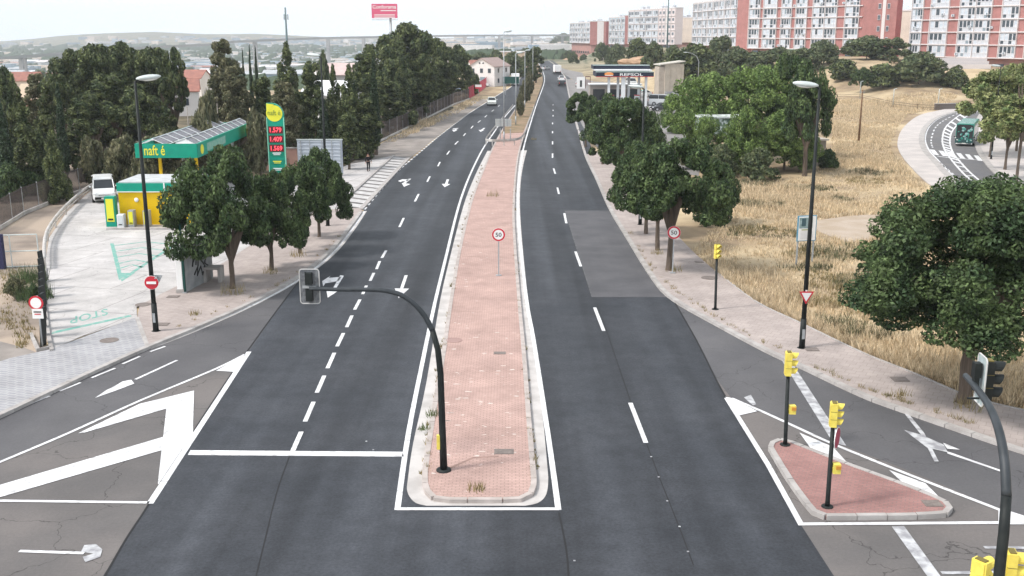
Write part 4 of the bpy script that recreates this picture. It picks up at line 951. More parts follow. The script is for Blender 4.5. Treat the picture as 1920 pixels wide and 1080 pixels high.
# red round sign by the wood
p=T(691,296); h=CH+ray(690,260).z*(p.y/ray(690,260).y); t=thing('no_overtaking_sign','red round sign on a thin post near the walking person','road sign',p)
MB().tube([(0,0,0),(0,0,h)],.05,8).make('post',m_galv,t,True); mb=MB(); disc(mb,(0,-.06,h),.45,.03,(0,-1,0),0); disc(mb,(0,-.07,h),.28,.01,(0,-1,0),1); mb.box((-.08,-.085,h),(.18,.01,.1)); mb.box((.1,-.085,h),(.18,.01,.1),mi=2); mb.make('sign_plate',[m_signred,m_signwhite,m_signblack],t)
# metal panel seen from behind
p=TD(602,98); L_=T(560,0) if False else None
t=thing('direction_panel','large grey ribbed back of a direction panel on posts behind the left trees','road sign',TD(602,98))
k=pxm(t.location); zt=CH+ray(602,262).z*(98/ray(602,262).y)-t.location.z; wd=84/k
mb=MB()
mb.box((0,0,zt-1.6),(wd,.06,3.2))
for i in range(10): mb.box((0,-.05,zt-.15-i*.33),(wd-.25,.05,.05),mi=1)
for x in(-.42,-.22,.05,.27,.46): mb.box((wd*x,-.07,zt-1.6),(.07,.05,3.15),mi=2)
mb.make('panel',[M('panel_grey',(.42,.46,.52),rough=.5,col2=(.36,.40,.46),scale=1),M('panel_rib',(.60,.64,.70),rough=.5),m_galv],t)
MB().box((0,-.04,zt+.02),(wd+.1,.12,.1)).make('frame',m_lamp,t)
for x in(-.3,.3): MB().box((wd*x,.1,(zt-3)/2),(.16,.16,zt-3)).make('post',m_galv,t)
# small panel back at the median
p=T(948,268); t=thing('panel_sign','small pale grey panel seen from behind on the median','road sign',T(944,262)+Vector((0,0,0)))
k=pxm(t.location); z=CH+ray(943,230).z*(t.location.y/ray(943,230).y)
mb=MB(); mb.box((0,0,z),(30/k,.05,14/k)); 
for i in range(5): mb.box((0,-.04,z-6/k+i*3/k),(29/k,.03,.06),mi=1)
for x in (-6/k,7/k): mb.box((x,-.07,z),(.1,.03,14/k),mi=2)
mb.make('panel',[M('pale_panel',(.50,.50,.49),rough=.6),m_lamp,m_galv],t)
for x in(-6/k,13/k): MB().box((x,.02,z/2-.4),(.12,.1,z-.7)).make('post',m_galv,t)
# information board
p=T(1508,495); k=pxm(p); t=thing('information_board','blue framed information board with picture and text behind the right lamp','board',p)
z=CH+ray(1505,428).z*(p.y/ray(1505,428).y)-p.z; w2=38/k; h2=48/k; rz=Matrix.Rotation(R(12),3,'Z'); t.rotation_euler=(0,0,R(12))
mb=MB(); mb.box((0,0,z),(w2,.08,h2)); mb.box((0,-.05,z),(w2*.9,.02,h2*.94),mi=1); mb.box((-w2*.08,-.065,z+h2*.22),(w2*.7,.01,h2*.42),mi=2); mb.box((-w2*.2,-.075,z+h2*.25),(w2*.22,.01,h2*.3),mi=3); mb.box((-w2*.05,-.07,z-h2*.05),(w2*.5,.01,h2*.04),mi=4)
for i in range(6): mb.box((-w2*.02,-.07,z-h2*(.13+.05*i)),(w2*.66,.008,.02),mi=5)
mb.make('panel',[M('board_blue',(.10,.28,.40),rough=.5),m_signwhite,M('board_photo',(.35,.45,.48),rough=.6,col2=(.12,.2,.18),scale=4),M('board_dark',(.05,.10,.12)),M('board_olive',(.35,.38,.18)),M('board_grey',(.55,.56,.58))],t)
for x in(-w2*.42,w2*.42): MB().box((x,.03,(z-h2/2)/2),(.08,.08,z-h2/2)).make('post',m_galv,t)
# ---------------- signals ----------------
def head(parent,c,hh,ww,face,mats,name='signal_head',n=3,lens=True):
    """housing with n visors towards angle face"""
    f=Vector((math.cos(face),math.sin(face),0)); s=Vector((-f.y,f.x,0)); c=Vector(c); mb=MB()
    mt=Matrix.Rotation(face,3,'Z')
    mb.box(c,(ww*.55,ww,hh),mat=mt)
    mb.box(c-f*ww*.30,(ww*.10,ww*.8,hh*.96),mat=mt)
    o=mb.make(name,mats[0],parent)
    sm=MB()
    for i in range(1,n): sm.box(c+Vector((0,0,hh*(.5-i/n))),(ww*.57,ww*1.02,.012),mat=mt)
    sm.box(c+Vector((0,0,-hh*.5-.02)),(ww*.3,ww*.3,.05),mat=mt); sm.box(c+Vector((0,0,hh*.5+.01)),(ww*.4,ww*.7,.02),mat=mt); sm.make('seam',m_seam,o)
    for i in range(n):
        z=c.z+hh*(.5-(i+.5)/n); r=min(ww*.46,hh/n*.44); mv=MB(); seg=10; Lv=r*1.9
        vs=[];fs=[]
        for k in range(seg+1):
            a=R(-28)+R(236)*k/seg
            for (rr,dd) in ((r,ww*.27),(r,ww*.27+Lv*(.72+.28*math.sin(a))),(r*.9,ww*.27+Lv*(.72+.28*math.sin(a))),(r*.9,ww*.27)):
                vs.append(Vector((c.x,c.y,z))+f*dd+s*math.cos(a)*rr+Vector((0,0,math.sin(a)*rr)))
        for k in range(seg):
            for j in range(4): fs.append((k*4+j,k*4+(j+1)%4,k*4+4+(j+1)%4,k*4+4+j))
        mv.add(vs,fs); v=mv.make('visor',mats[0],o)
        if lens:
            ml=MB(); disc(ml,Vector((c.x,c.y,z))+f*(ww*.285),r*.86,.01,f,0,14); ml.make('lens',mats[1+i%3],o)
    return o
m_lr=M('red_lens',(.10,.012,.012),rough=.2);m_la=M('amber_lens',(.14,.06,.01),rough=.2);m_lg=M('green_lens',(.01,.07,.04),rough=.2)
m_seam=M('signal_seam',(.16,.13,.04),rough=.7)
YM=[m_yel,m_lr,m_la,m_lg]; BM=[m_black,m_lr,m_la,m_lg]
def post_signal(px,base,top,wpx,hpx,face,label,lean=0,extras=()):
    p=G(px,base,.12); D=p.y; t=thing('traffic_light',label,'traffic light',p,0,'yellow signal heads on black posts')
    zt=CH+ray(px,top).z*(D/ray(px,top).y)-p.z; k=pxm(p+Vector((0,0,zt)))
    xo=A(px+lean,top,D).x-p.x; hh=hpx/k; 
    MB().tube([(0,0,0),(0,0,.03)],[.17,.16],12).tube([(0,0,.02),(0,0,.2),(xo*.9,0,zt-hh*.9)],[.075,.065,.058],12).make('post',m_black,t,True)
    head(t,(xo,0,zt-hh/2),hh,wpx/k,face,YM)
    for (dx,py,kind) in extras:
        z=CH+ray(px,py).z*(D/ray(px,py).y)-p.z; x=xo*z/zt
        if kind=='ped':
            mb=MB(); mb.box((x+.17,-.02,z),(.2,.2,.28)); mb.box((x+.2,-.13,z+.05),(.14,.03,.1),mi=1); mb.box((x+.06,0,z),(.12,.06,.05)); mb.make('push_button',[m_yel,m_orange],t)
        if kind=='round':
            mb=MB(); disc(mb,(x+.13,-.05,z),.31,.02,(.86,-.5,0),0); disc(mb,(x+.136,-.054,z),.29,.01,(.86,-.5,0),1); mb.make('stop_sign',[m_signwhite,M('plum_red',(.33,.04,.08),rough=.5)],t)
    return t
post_signal(1472,834,660,19,45,R(-8),'yellow signal head on black post at the narrow end of the brick island',8,[(0,767,'ped')])
post_signal(1551,950,755,21,46,R(-12),'yellow signal head with round red sign below it on the brick island, right one',14,[(0,820,'round'),(0,877,'ped')])
post_signal(1341,580,458,10,27,R(-60),'small yellow signal on black post standing on the right pavement',4)
# mast arms
def backplate(parent,c,w_,h_,ang,mats,rad=.08):
    """rounded plate in the plane whose normal is at angle ang"""
    n=Vector((math.cos(ang),math.sin(ang),0)); s=Vector((-n.y,n.x,0)); fr=Matrix(((s.x,n.x,0,c[0]),(s.y,n.y,0,c[1]),(0,0,1,c[2]),(0,0,0,1)))
    def rr(W_,H_,r):
        out=[]
        for cx,cz,a0 in ((W_/2-r,H_/2-r,0),(-W_/2+r,H_/2-r,90),(-W_/2+r,-H_/2+r,180),(W_/2-r,-H_/2+r,270)):
            for k in range(5):
                a=R(a0+k*22.5); out.append((cx+r*math.cos(a),cz+r*math.sin(a)))
        return out
    mb=MB(); mb.extr(rr(w_,h_,rad),-.01,.01,fr,0)
    o=mb.make('backplate',mats[0],parent)
    a=rr(w_+.01,h_+.01,rad); pts=[fr@Vector((q[0],-.012,q[1])) for q in a]; pts.append(pts[0])
    MB().tube(pts,.016,6).make('rim',mats[1],o)
    return o
m_plate=M('plate_grey',(.20,.21,.225),rough=.6,col2=(.12,.125,.14),scale=9,detail=8,fac=(.4,.6)); m_rim=M('plate_rim',(.5,.5,.5),rough=.5)
Dm=G(832,882,.12).y
bp=G(832,882,.12); t=thing('mast_signal','black curved mast on the brick median reaching left over the road','traffic light',bp)
pix=[(832,878),(830,820),(828,760),(826,700),(821,655),(811,620),(796,592),(777,570),(752,553),(722,545),(690,543),(640,543),(580,541)]
pts=[A(a,b,Dm)-bp for a,b in pix]; rad=[.115,.105,.10,.095,.09,.086,.082,.078,.074,.07,.066,.06,.055]
MB().tube([Vector((0,0,-.02)),Vector((0,0,.05))],[.24,.22],12).tube(pts[:6],rad[:6],14).make('pole',m_black,t,True)
P2=curve(pts[5:],4); MB().tube(P2,[np.interp(i/4,range(8),rad[5:]) for i in range(len(P2))],14).make('arm',M('arm_grey',(.045,.052,.06),rough=.5,col2=(.03,.036,.042),scale=3),t,True)
mb=MB(); mb.box(pts[1]+Vector((-.12,0,-.15)),(.12,.12,.45)); mb.make('push_button',m_yel,t)
c=A(581,537,Dm+.12)-bp; 
sh=thing('x','x','x'); bpy.data.objects.remove(sh)
pl_=backplate(t,c,.56,1.02,R(90),[m_plate,m_rim])
for dz in(.26,-.24): 
    mb=MB(); mb.box(c+Vector((.0,-.1,dz)),(.19,.16,.34)); mb.box(c+Vector((-.1,-.08,dz)),(.03,.06,.38)); mb.make('signal_housing',m_black,t)
mb=MB(); mb.box(c+Vector((0,-.07,0)),(.4,.05,.07)); mb.make('bracket',m_galv,t)
head(t,c+Vector((0,.12,0)),.9,.3,R(90),BM)
# right mast
pix=[(1867,1160,16.6),(1873,1080,16.7),(1882,1000,16.8),(1887,930,17.0),(1884,870,17.3),(1875,815,17.8),(1860,772,18.4),(1842,742,19.0),(1826,722,19.5),(1810,704,20.0)]
base=A(1865,1200,16.6); base=Vector((base.x,16.6,.12)); t=thing('mast_signal','black curved mast at the lower right corner reaching over the slip road','traffic light',base)
pts=[Vector((0,0,0)),A(1863,1240,16.6)-base]+[A(a,b,d)-base for a,b,d in pix]; rad=[.105,.10,.098,.095,.092,.088,.084,.08,.075,.068,.062,.056]
MB().tube([Vector((0,0,-.02)),Vector((0,0,.05))],[.24,.22],12).tube(pts[:6],rad[:6],14).make('pole',m_black,t,True)
P2=curve(pts[5:],4); MB().tube(P2,[np.interp(i/4,range(7),rad[5:]) for i in range(len(P2))],14).make('arm',MATS['arm_grey'],t,True)
c=A(1840,712,19.6)-base+Vector((.0,.0,0)); backplate(t,c,.5,.98,R(-6),[M('pale_plate',(.40,.47,.48),rough=.5,col2=(.3,.36,.38),scale=6),m_rim])
head(t,c+Vector((.13,.0,0.0)),.8,.26,R(-6),BM,n=3); mb=MB(); mb.box(c+Vector((-.13,-.04,.22)),(.14,.16,.3)); mb.box(c+Vector((-.13,-.04,-.05)),(.1,.12,.3)); mb.box(c+Vector((-.1,-.02,-.38)),(.3,.04,.03)); mb.make('bracket',m_black,t)
# yellow signals on their own posts in the corner
for px,py,fc,lb in ((1841,1050,R(35),'yellow signal head left of the big mast in the bottom right corner'),(1898,1034,R(-10),'yellow signal head right of the big mast in the bottom right corner')):
    d=ray(px,py); z=3.15; tt=(z-CH)/d.z; q=Vector((d.x*tt,d.y*tt,0)); t2=thing('traffic_light',lb,'traffic light',(q.x,q.y,.12),0,'yellow signal heads on black posts')
    MB().tube([(0,0,0),(0,0,2.2)],.06,10).make('post',m_black,t2,True); head(t2,(0,0,2.6),.86,.31,fc,YM)
# manholes
m_iron=M('cast_iron',(.16,.135,.125),rough=.8,col2=(.22,.19,.175),scale=8)
def hatch(px,py,w_,d_,label,z=.121,rnd=False,mat=None):
    p=G(px,py,z); mb=MB()
    if rnd: mb.lathe([(w_/2,0),(w_/2,.012),(w_/2-.05,.014),(w_/2-.05,.008)],20)
    else: mb.box((0,0,.006),(w_,d_,.012)); mb.box((0,0,.014),(w_*.86,d_*.84,.006))
    o=mb.make('manhole_cover',mat or m_iron,loc=p); tag(o,label,'manhole cover')
for a in ((937,662,.5,.36,'rusty hatch in the middle of the brick median'),(945,847,.62,.42,'rusty hatch on the brick median right of the mast'),(1687,711,.6,.55,'square hatch in the right pavement near the large tree'),(1522,655,.55,.5,'square hatch at the foot of the right lamp'),(305,608,.55,.5,'square hatch beside the left lamp foot'),(325,556,.6,.45,'square hatch before the graffitied wall'),(1311,491,.5,.45,'small hatch behind the right small signal'),(1748,944,.5,.42,'hatch at the blunt end of the brick island'),(1330,522,.6,.4,'hatch in the pavement left of the right small signal')): hatch(*a)
hatch(851,638,.75,.6,'pale round cover in the brick median under the mast arm',rnd=True,mat=M('old_cover',(.33,.22,.20))); hatch(205,638,.8,.8,'round cover in the grey cobbles of the lot entrance',z=.052,rnd=True); hatch(268,571,.75,.7,'round cover on the left pavement corner',rnd=True); hatch(1330,521,.9,.8,'large round cover on the right pavement',rnd=True,z=.12)
# guard rail around the median
m_rail=M('barrier_metal',(.55,.54,.53),rough=.5,metal=.2,col2=(.42,.38,.35),scale=2)
t=thing('guard_rail','grey metal barrier wrapping the far end of the brick median','guard rail',G(945,272,.12))
o0=Vector(t.location)
pr=[(1002,205),(992,235),(984,258),(972,270),(945,273),(915,273),(912,268),(925,250),(945,225),(962,203)]
P=[G(a,b,.12)-o0 for a,b in pr]; mb=MB()
PP=curve(P,3)
for dz,rr in ((.62,.05),(.72,.035),(.52,.035)): mb.tube([q+Vector((0,0,dz)) for q in PP],rr,6)
for a,b in zip(PP,PP[1:]):
    mb.add([a+Vector((0,0,.48)),b+Vector((0,0,.48)),b+Vector((0,0,.78)),a+Vector((0,0,.78))],[(0,1,2,3)])
mb.make('rail',m_rail,t)
for q in PP[::2]: MB().box(q+Vector((0,0,.3)),(.12,.12,.6)).make('post',m_rail,t)
# guard rail at the left lot
t=thing('guard_rail','grey tubular rail along the left edge of the concrete lot','guard rail',G(88,520,.02)); o0=Vector(t.location)
P=[G(a,b,.02)-o0 for a,b in ((85,505),(90,452),(124,403),(172,361),(215,340),(300,318))]; PP=curve(P,4)
mb=MB(); mb.tube([q+Vector((0,0,.65)) for q in PP],.11,8).tube([q+Vector((0,0,.35)) for q in PP],.05,6); mb.make('rail',m_rail,t,True)
for q in PP[::2]: MB().box(q+Vector((0,0,.3)),(.1,.1,.6)).make('post',m_rail,t)
# dark fence on the left
m_fence=M('dark_mesh',(.055,.045,.045),rough=.8,col2=(.09,.07,.065),scale=2)
def fence(pts,hgt,label,mat,step=3.0,base_mat=None,post=.06,gap=.16):
    o0=Vector(pts[0]); t=thing('fence',label,'fence',o0); P=[Vector(q)-o0 for q in pts]
    mb=MB(); pm=[]
    for a,b in zip(P,P[1:]):
        n=max(1,int((b-a).length/gap))
        for k in range(n):
            q=a.lerp(b,(k+.5)/n); mb.box(q+Vector((0,0,hgt/2)),(gap*.42,.02,hgt),math.atan2(b.y-a.y,b.x-a.x))
        for z in(.15,hgt-.08): mb.tube([a+Vector((0,0,z)),b+Vector((0,0,z))],.035,5)
        m=max(1,int((b-a).length/step))
        for k in range(m): pm.append(a.lerp(b,k/m))
    mb.make('mesh_panel',mat,t)
    for q in pm[:60]: MB().box(q+Vector((0,0,hgt/2)),(post,post,hgt+.15)).make('post',m_galv,t)
    if base_mat:
        mb=MB(); mb.kerb(P,.22,-.02,.25); mb.make('footing',base_mat,t)
    return t
fence([G(a,b) for a,b in ((-60,455),(0,430),(45,402),(100,380),(172,352))],2.0,'dark fence with pale posts along the bank at the left edge',m_fence,2.6,m_gutter)
fence([G(a,b) for a,b in ((650,306),(700,272),(745,250),(800,222),(850,197),(880,186))],2.2,'dark fence in front of the roadside wood',m_fence,4,m_gutter,gap=.25)
fence([G(a,b) for a,b in ((878,186),(892,178),(906,168),(915,160))],2.4,'low red fence before the white house',M('red_slats',(.45,.06,.09),rough=.7),4,None,gap=.3)
# gate frame at far left
t=thing('gate','thin pale pipe gate at the left edge below the fence','gate',G(0,505)); o0=Vector(t.location)
a=Vector((-2.5,0,0));b=G(75,500)-o0
mb=MB()
for z in(.05,.95,1.9): mb.tube([a+Vector((0,0,z)),b+Vector((0,0,z))],.035,6)
for f_ in(0,.35,.67,1): q=a.lerp(b,f_); mb.tube([q,q+Vector((0,0,1.9))],.035,6)
mb.make('frame',m_lamp,t); MB().box((.1,.1,1),(.35,.3,2)).make('post',M('dark_blue',(.03,.03,.08)),t)
# low boards beside the lot entrance
t=thing('board_fence','leaning dark boards lining the left side of the lot entrance','fence',G(84,640)); o0=Vector(t.location)
for i in range(9):
    q=G(84-i*.2,648-i*15)-o0; mb=MB(); mb.box(q+Vector((0,0,.85)),(.09,.42,1.7),mat=Matrix.Rotation(R(4-i),3,'Y')); mb.make('board',m_black,t)
mb=MB(); mb.kerb([G(58,630)-o0,G(72,660)-o0,G(95,655)-o0],.14,0,.16); mb.make('edging',m_kerb,t)
# graffitied wall, bins
p=G(350,548,.12); q=G(400,520,.12); t=thing('wall','grey end wall with black graffiti under the nearest left tree','wall',p); d=q-p
an=math.atan2(d.y,d.x); Lw=d.length; t.rotation_euler=(0,0,an); hw=2.3
mb=MB(); mb.box((Lw/2,.15,hw/2),(Lw,.3,hw)); mb.box((Lw/2,.15,hw+.04),(Lw+.1,.4,.08)); mb.make('wall_slab',M('wall_grey',(.36,.37,.38),rough=.9,col2=(.25,.26,.27),scale=1.5,detail=8),t)
mb=MB()
gr=[[(.25,.5),(.35,.85),(.3,.6),(.42,.8),(.38,.5)],[(.45,.45),(.5,.85),(.62,.8),(.52,.62),(.68,.42)],[(.3,.3),(.45,.45),(.4,.25),(.55,.42),(.6,.2),(.7,.4)],[(.65,.85),(.75,.6),(.7,.45),(.82,.35)]]
for s_ in gr: mb.tube([(a*Lw,-.012,b*hw) for a,b in s_],.045,5)
mb.make('graffiti',m_signblack,t)
t=thing('gate_pillar','white pillar at the corner of the lot beside the graffitied wall','pillar',G(340,548,.12)); mb=MB(); mb.box((0,0,1.1),(.3,.3,2.2)); mb.box((0,0,2.23),(.36,.36,.08)); mb.make('shaft',m_signwhite,t); MB().box((0,0,.1),(.4,.4,.2)).make('foot',m_kerb,t)
t=thing('gate_pillar','thin dark post standing against the graffitied wall','pillar',G(347,549,.12)); MB().box((0,0,1.9),(.1,.1,3.8)).make('shaft',M('dark_green',(.01,.06,.05)),t); MB().box((0,0,.03),(.2,.2,.06)).make('foot',m_galv,t)
t=thing('bench_wall','low grey concrete bench wall beside the nearest left tree trunk','wall',G(398,530,.12)); mb=MB(); mb.box((0,.4,.75),(.9,.8,.12)); mb.box((-.38,.4,.35),(.14,.8,.7)); mb.box((.38,.4,.35),(.14,.8,.7)); mb.make('slab',m_kerb,t)
# ---------------- left petrol station ----------------
m_green=M('station_green',(.0,.30,.20),rough=.45,col2=(.0,.26,.18),scale=2); m_yellow=M('station_yellow',(.72,.47,.0),rough=.5,col2=(.66,.42,.0),scale=1)
m_lime2=M('letter_yellow',(.72,.70,.05),rough=.5); m_wmet=M('white_metal',(.72,.74,.76),rough=.5)
a=A(256,296,80); b=A(370,294,80); c=A(470,250,100); zb=a.z
a=Vector((a.x,80,0));b=Vector((b.x,80,0));c=Vector((A(470,250,100).x,100,0)); d=c+(a-b)
t=thing('station_canopy','long green canopy with yellow lettering over the left petrol station','canopy',(b.x,b.y,0)); o0=Vector((b.x,b.y,0))
zt=zb+1.08
mb=MB()
for p,q in ((a,b),(b,c),(c,d),(d,a)):
    m_=(p+q)/2-o0; an=math.atan2((q-p).y,(q-p).x); mb.box(m_+Vector((0,0,(zb+zt)/2)),((q-p).length+.05,.14,zt-zb),an)
mb.make('fascia',m_green,t)
mb=MB(); m_=(a+c)/2-o0; mb.box(m_+Vector((0,0,zb+.2)),((b-a).length-.2,19.6,.12),math.atan2((c-b).y,(c-b).x)-math.pi/2); mb.make('ceiling',m_wmet,t)
mb=MB(); u=(b-a).normalized(); v=(c-b).normalized(); wA=(b-a).length; nA=11
for i in range(nA):
    o=a-o0+v*(i*19.8/(nA-1))
    mb.tube([o+Vector((0,0,zt-.2)),o+u*wA*.28+Vector((0,0,zt+.36)),o+u*wA*.5+Vector((0,0,zt-.1)),o+u*wA*.8+Vector((0,0,zt+.40)),o+u*wA+Vector((0,0,zt-.1))],.03,5)
for f_ in(.28,.8): mb.tube([a-o0+u*wA*f_+Vector((0,0,zt+.38)),a-o0+u*wA*f_+v*19.8+Vector((0,0,zt+.38))],.05,5)
for i in range(nA-1):
    for f0 in(.0,.5):
        o=a-o0+v*(i*19.8/(nA-1)); o2=a-o0+v*((i+.92)*19.8/(nA-1))
        p1=o+u*wA*(f0+.28 if f0==0 else .8)+Vector((0,0,zt+.35)); p2=o+u*wA*(f0+.48)+Vector((0,0,zt-.05)); p3=o2+u*wA*(f0+.48)+Vector((0,0,zt-.05)); p4=o2+u*wA*(f0+.28 if f0==0 else .8)+Vector((0,0,zt+.35))
        mb.add([p1,p2,p3,p4],[(0,1,2,3)],1)
mb.make('roof_panels',[m_wmet,M('solar_glass',(.15,.15,.175),rough=.6,col2=(.24,.24,.26),scale=5)],t)
mb=MB(); L0=a-o0+Vector((0,-.09,0)); mb.text('naft é',L0+u*(wA*.14)+Vector((0,0,zb+.2)),u*(wA*.34),Vector((0,0,zt-zb-.3)),0)
S0=b-o0+Vector((.09,0,0)); mb.text('naft é',S0+v*15.5+Vector((.5,0,zb+.0)),v*5.5,Vector((0,0,1.3)),0)
mb.ell(S0+v*1.2+Vector((.02,0,(zt+zb)/2)),(.03,.45,.38),10,8,0); mb.make('lettering',m_lime2,t)
MB().box(S0+v*6+Vector((.0,0,(zt+zb)/2)),(.03,6.4,.62),math.atan2(v.y,v.x)-math.pi/2).make('fascia_panel',M('pale_green',(.25,.42,.35),rough=.6,col2=(.15,.38,.30),scale=3),t)
for i in range(3):
    for q in (a+v*(3+6.5*i)+u*.9,b+v*(3+6.5*i)-u*.9): MB().box(q-o0+Vector((0,0,zb/2+.1)),(.22,.22,zb+.2)).make('pillar',m_yellow if i==0 else m_wmet,t)
# tank
t=thing('storage_tank','dull pink container under the left end of the green canopy','container',TD(290,92)); mb=MB(); mb.box((0,0,1.3),(4.0,2.0,2.4))
for i in range(14): mb.box((-1.9+i*.29,-1.02,1.3),(.1,.05,2.2))
mb.make('body',M('dull_pink',(.36,.20,.19),rough=.8,col2=(.42,.24,.22),scale=1),t); MB().box((0,0,2.53),(4.1,2.1,.08)).make('lid',m_wmet,t)
# kiosk
p=G(227,424,.02); k=pxm(p); t=thing('kiosk','yellow and green petrol station kiosk behind the left lamp post','kiosk',p)
Wk,Dk,Hk=5.2,4.2,3.0
MB().box((Wk/2,Dk/2,1.25),(Wk,Dk,2.4)).make('wall',m_yellow,t)
mb=MB(); mb.box((Wk/2,Dk/2,2.72),(Wk+.12,Dk+.12,.58)); mb.make('fascia',m_green,t)
MB().box((Wk/2,Dk/2,3.05),(Wk-.1,Dk-.1,.1)).make('roof',M('kiosk_roof',(.50,.52,.54),rough=.8,col2=(.40,.42,.43),scale=1.5),t)
mb=MB(); mb.box((3.25,-.09,1.75),(.08,.06,2.6)); mb.box((Wk/2,-.1,2.42),(Wk+.1,.05,.05)); mb.make('trim',m_signwhite,t)
MB().ell((1.25,-.05,1.85),(.16,.06,.16)).make('lamp',m_signwhite,t,True)
MB().box((Wk/2,Dk/2-.6,.05),(Wk+1,Dk+1.6,.12)).make('plinth',m_kerb,t)
mb=MB(); mb.box((3.6,-.15,1.3),(.5,.16,1.5)); mb.ell((3.6,-.22,1.6),(.3,.06,.3)); mb.make('ice_box',[m_lime2],t)
MB().box((3.05,-.06,1.35),(.12,.06,.4)).make('extinguisher',m_signred,t)
def pump(px,w_,h_,cols,label,depth=.5,yy=-.6):
    q=Vector(t0)+Vector(((px-227)/k,yy,.1)); tt=thing('vending_machine',label,'machine',q)
    MB().box((0,0,h_/2),(w_,depth,h_)).make('cabinet',cols[0],tt)
    mb=MB(); mb.box((0,-depth/2-.01,h_*.55),(w_*.72,.03,h_*.75)); mb.make('front_panel',cols[1],tt); MB().box((0,-depth/2-.03,h_*.25),(w_*.5,.02,h_*.06)).make('slot',m_signblack,tt)
t0=p
pump(218,.7,2.1,[m_green,m_lime2],'tall green and yellow cabinet left of the yellow kiosk')
pump(238,.45,.9,[m_wmet,M('pale_screen',(.55,.6,.62))],'low white box machine in front of the yellow kiosk',yy=-.9)
pump(256,.4,1.15,[m_galv,m_lime2],'grey machine with yellow front before the kiosk, left of the lamp post',yy=-.7)
pump(284,.4,1.15,[m_galv,m_lime2],'grey machine with yellow front just right of the lamp post',yy=-.7)
# totem
p=TD(524,88); k=pxm(p); zt=CH+ray(524,193).z*(88/ray(524,193).y); w2=31/k/2
t=thing('price_totem','tall green price totem with yellow round top and red digits','price sign',p)
out=[(-w2,.0),(w2,.0),(w2,zt-.9)]+[(w2-1.0+1.0*math.cos(R(a_)),zt-1.0+1.0*math.sin(R(a_))) for a_ in range(10,91,16)]+[(-w2,zt)]
mb=MB(); mb.extr(out,-.18,.18,Matrix.Identity(4)); mb.make('body',m_green,t)
mb=MB(); disc(mb,(-.05,-.2,zt-.85),.68,.03,(0,-1,0),0); mb.extr([(-w2+.03,zt-.9),(-w2+.03,zt-.04),(-.05,zt-.1)],-.215,-.19,Matrix.Identity(4)); tp=mb.make('emblem',m_lime2,t)
mb=MB(); mb.text('naft é',(-.58,-.24,zt-1.0),(1.05,0,0),(0,0,.42)); mb.make('lettering',M('letter_olive',(.22,.30,.05)),t)
m_disp=M('display',(.10,.01,.015),rough=.4); m_dig=M('digit_red',(.95,.07,.10),rough=.5,emit=1.2)
for i,s_ in enumerate(('1.579','1.409','1.569')):
    z=zt-2.22-i*.76; mb=MB(); mb.box((.0,-.2,z),(w2*1.7,.05,.6)); o=mb.make('price_display',m_disp,t)
    mb=MB(); mb.text(s_,(-w2*.68,-.235,z-.2),(w2*1.36,0,0),(0,0,.4)); mb.make('digits',m_dig,o)
for i,z in enumerate((zt-4.2,zt-4.9,zt-5.5)):
    mb=MB(); mb.box((0,-.2,z),(w2*1.6,.04,.42)); mb.box((0,-.225,z+.05),(w2*1.0,.02,.08),mi=1); mb.box((0,-.225,z-.08),(w2*.8,.02,.06),mi=1); mb.make('info_panel',[M('deep_green',(.0,.20,.13)),m_wmet if i!=1 else m_lime2],t)
for x in(-w2,w2): MB().box((x,-.17,zt/2-.6),(.06,.1,zt-1.2)).make('edge_strip',M('mint',(.25,.60,.45)),t)
# ---------------- right petrol station ----------------
m_navy=M('navy',(.012,.018,.04),rough=.5); D0=196
a=A(1118,140,D0);b=A(1226,140,D0); zb=5.4; W2=b.x-a.x; xm=(a.x+b.x)/2
t=thing('station_canopy','dark canopy with white lettering and orange emblem over the far right petrol station','canopy',(xm,D0,0))
hh=2.0
mb=MB(); mb.box((0,4,zb+.45),(W2,8,.85)); mb.make('fascia',m_navy,t)
mb=MB(); mb.box((-.25,7,zb+1.65),(W2,6,.7)); mb.box((-.25,4,zb+1.2),(W2*.98,8,.2),mi=1); mb.make('roof',[m_navy,m_wmet],t)
mb=MB(); mb.box((-.1,-.06,zb+.93),(W2+.1,.06,.10)); mb.box((-.35,3.9,zb+2.03),(W2+.1,.1,.09)); mb.make('trim',M('teal_white',(.6,.75,.72)),t)
MB().box((0,-.08,zb+.06),(W2,.06,.09)).make('red_stripe',m_signred,t)
mb=MB(); mb.text('REPSOL',(-W2*.09,-.12,zb+.18),(W2*.40,0,0),(0,0,.52)); mb.make('lettering',m_signwhite,t)
mb=MB(); mb.ell((-W2*.28,-.1,zb+.5),(.85,.05,.36),14,8,0); mb.box((-W2*.28,-.16,zb+.3),(1.5,.02,.12),mi=1); mb.make('emblem',[M('emblem_orange',(.75,.28,.08)),m_signwhite],t)
for x,y in((-W2*.27,.9),(-W2*.10,2),(-W2*.02,.6),(W2*.38,1.0),(W2*.12,5),(W2*.3,5)): MB().box((x,y,zb/2),(.75 if abs(x+W2*.02)<.1 else .45,.45,zb)).make('pillar',m_wmet,t)
for i,x in enumerate((-W2*.2,W2*.0,W2*.25)):
    tt=thing('fuel_pump',('fuel pump under the left side of the dark canopy','fuel pump in the middle under the dark canopy','fuel pump under the right side of the dark canopy')[i],'fuel pump',(xm+x,D0+3.2,0),0,'fuel pumps under the dark canopy')
    MB().box((0,0,.9),(.9,.5,1.8)).make('cabinet',m_wmet,tt); MB().box((0,-.27,1.25),(.6,.03,.5)).make('display',m_dkglass,tt); MB().box((0,0,1.9),(1.0,.6,.14)).make('top',m_signred,tt)
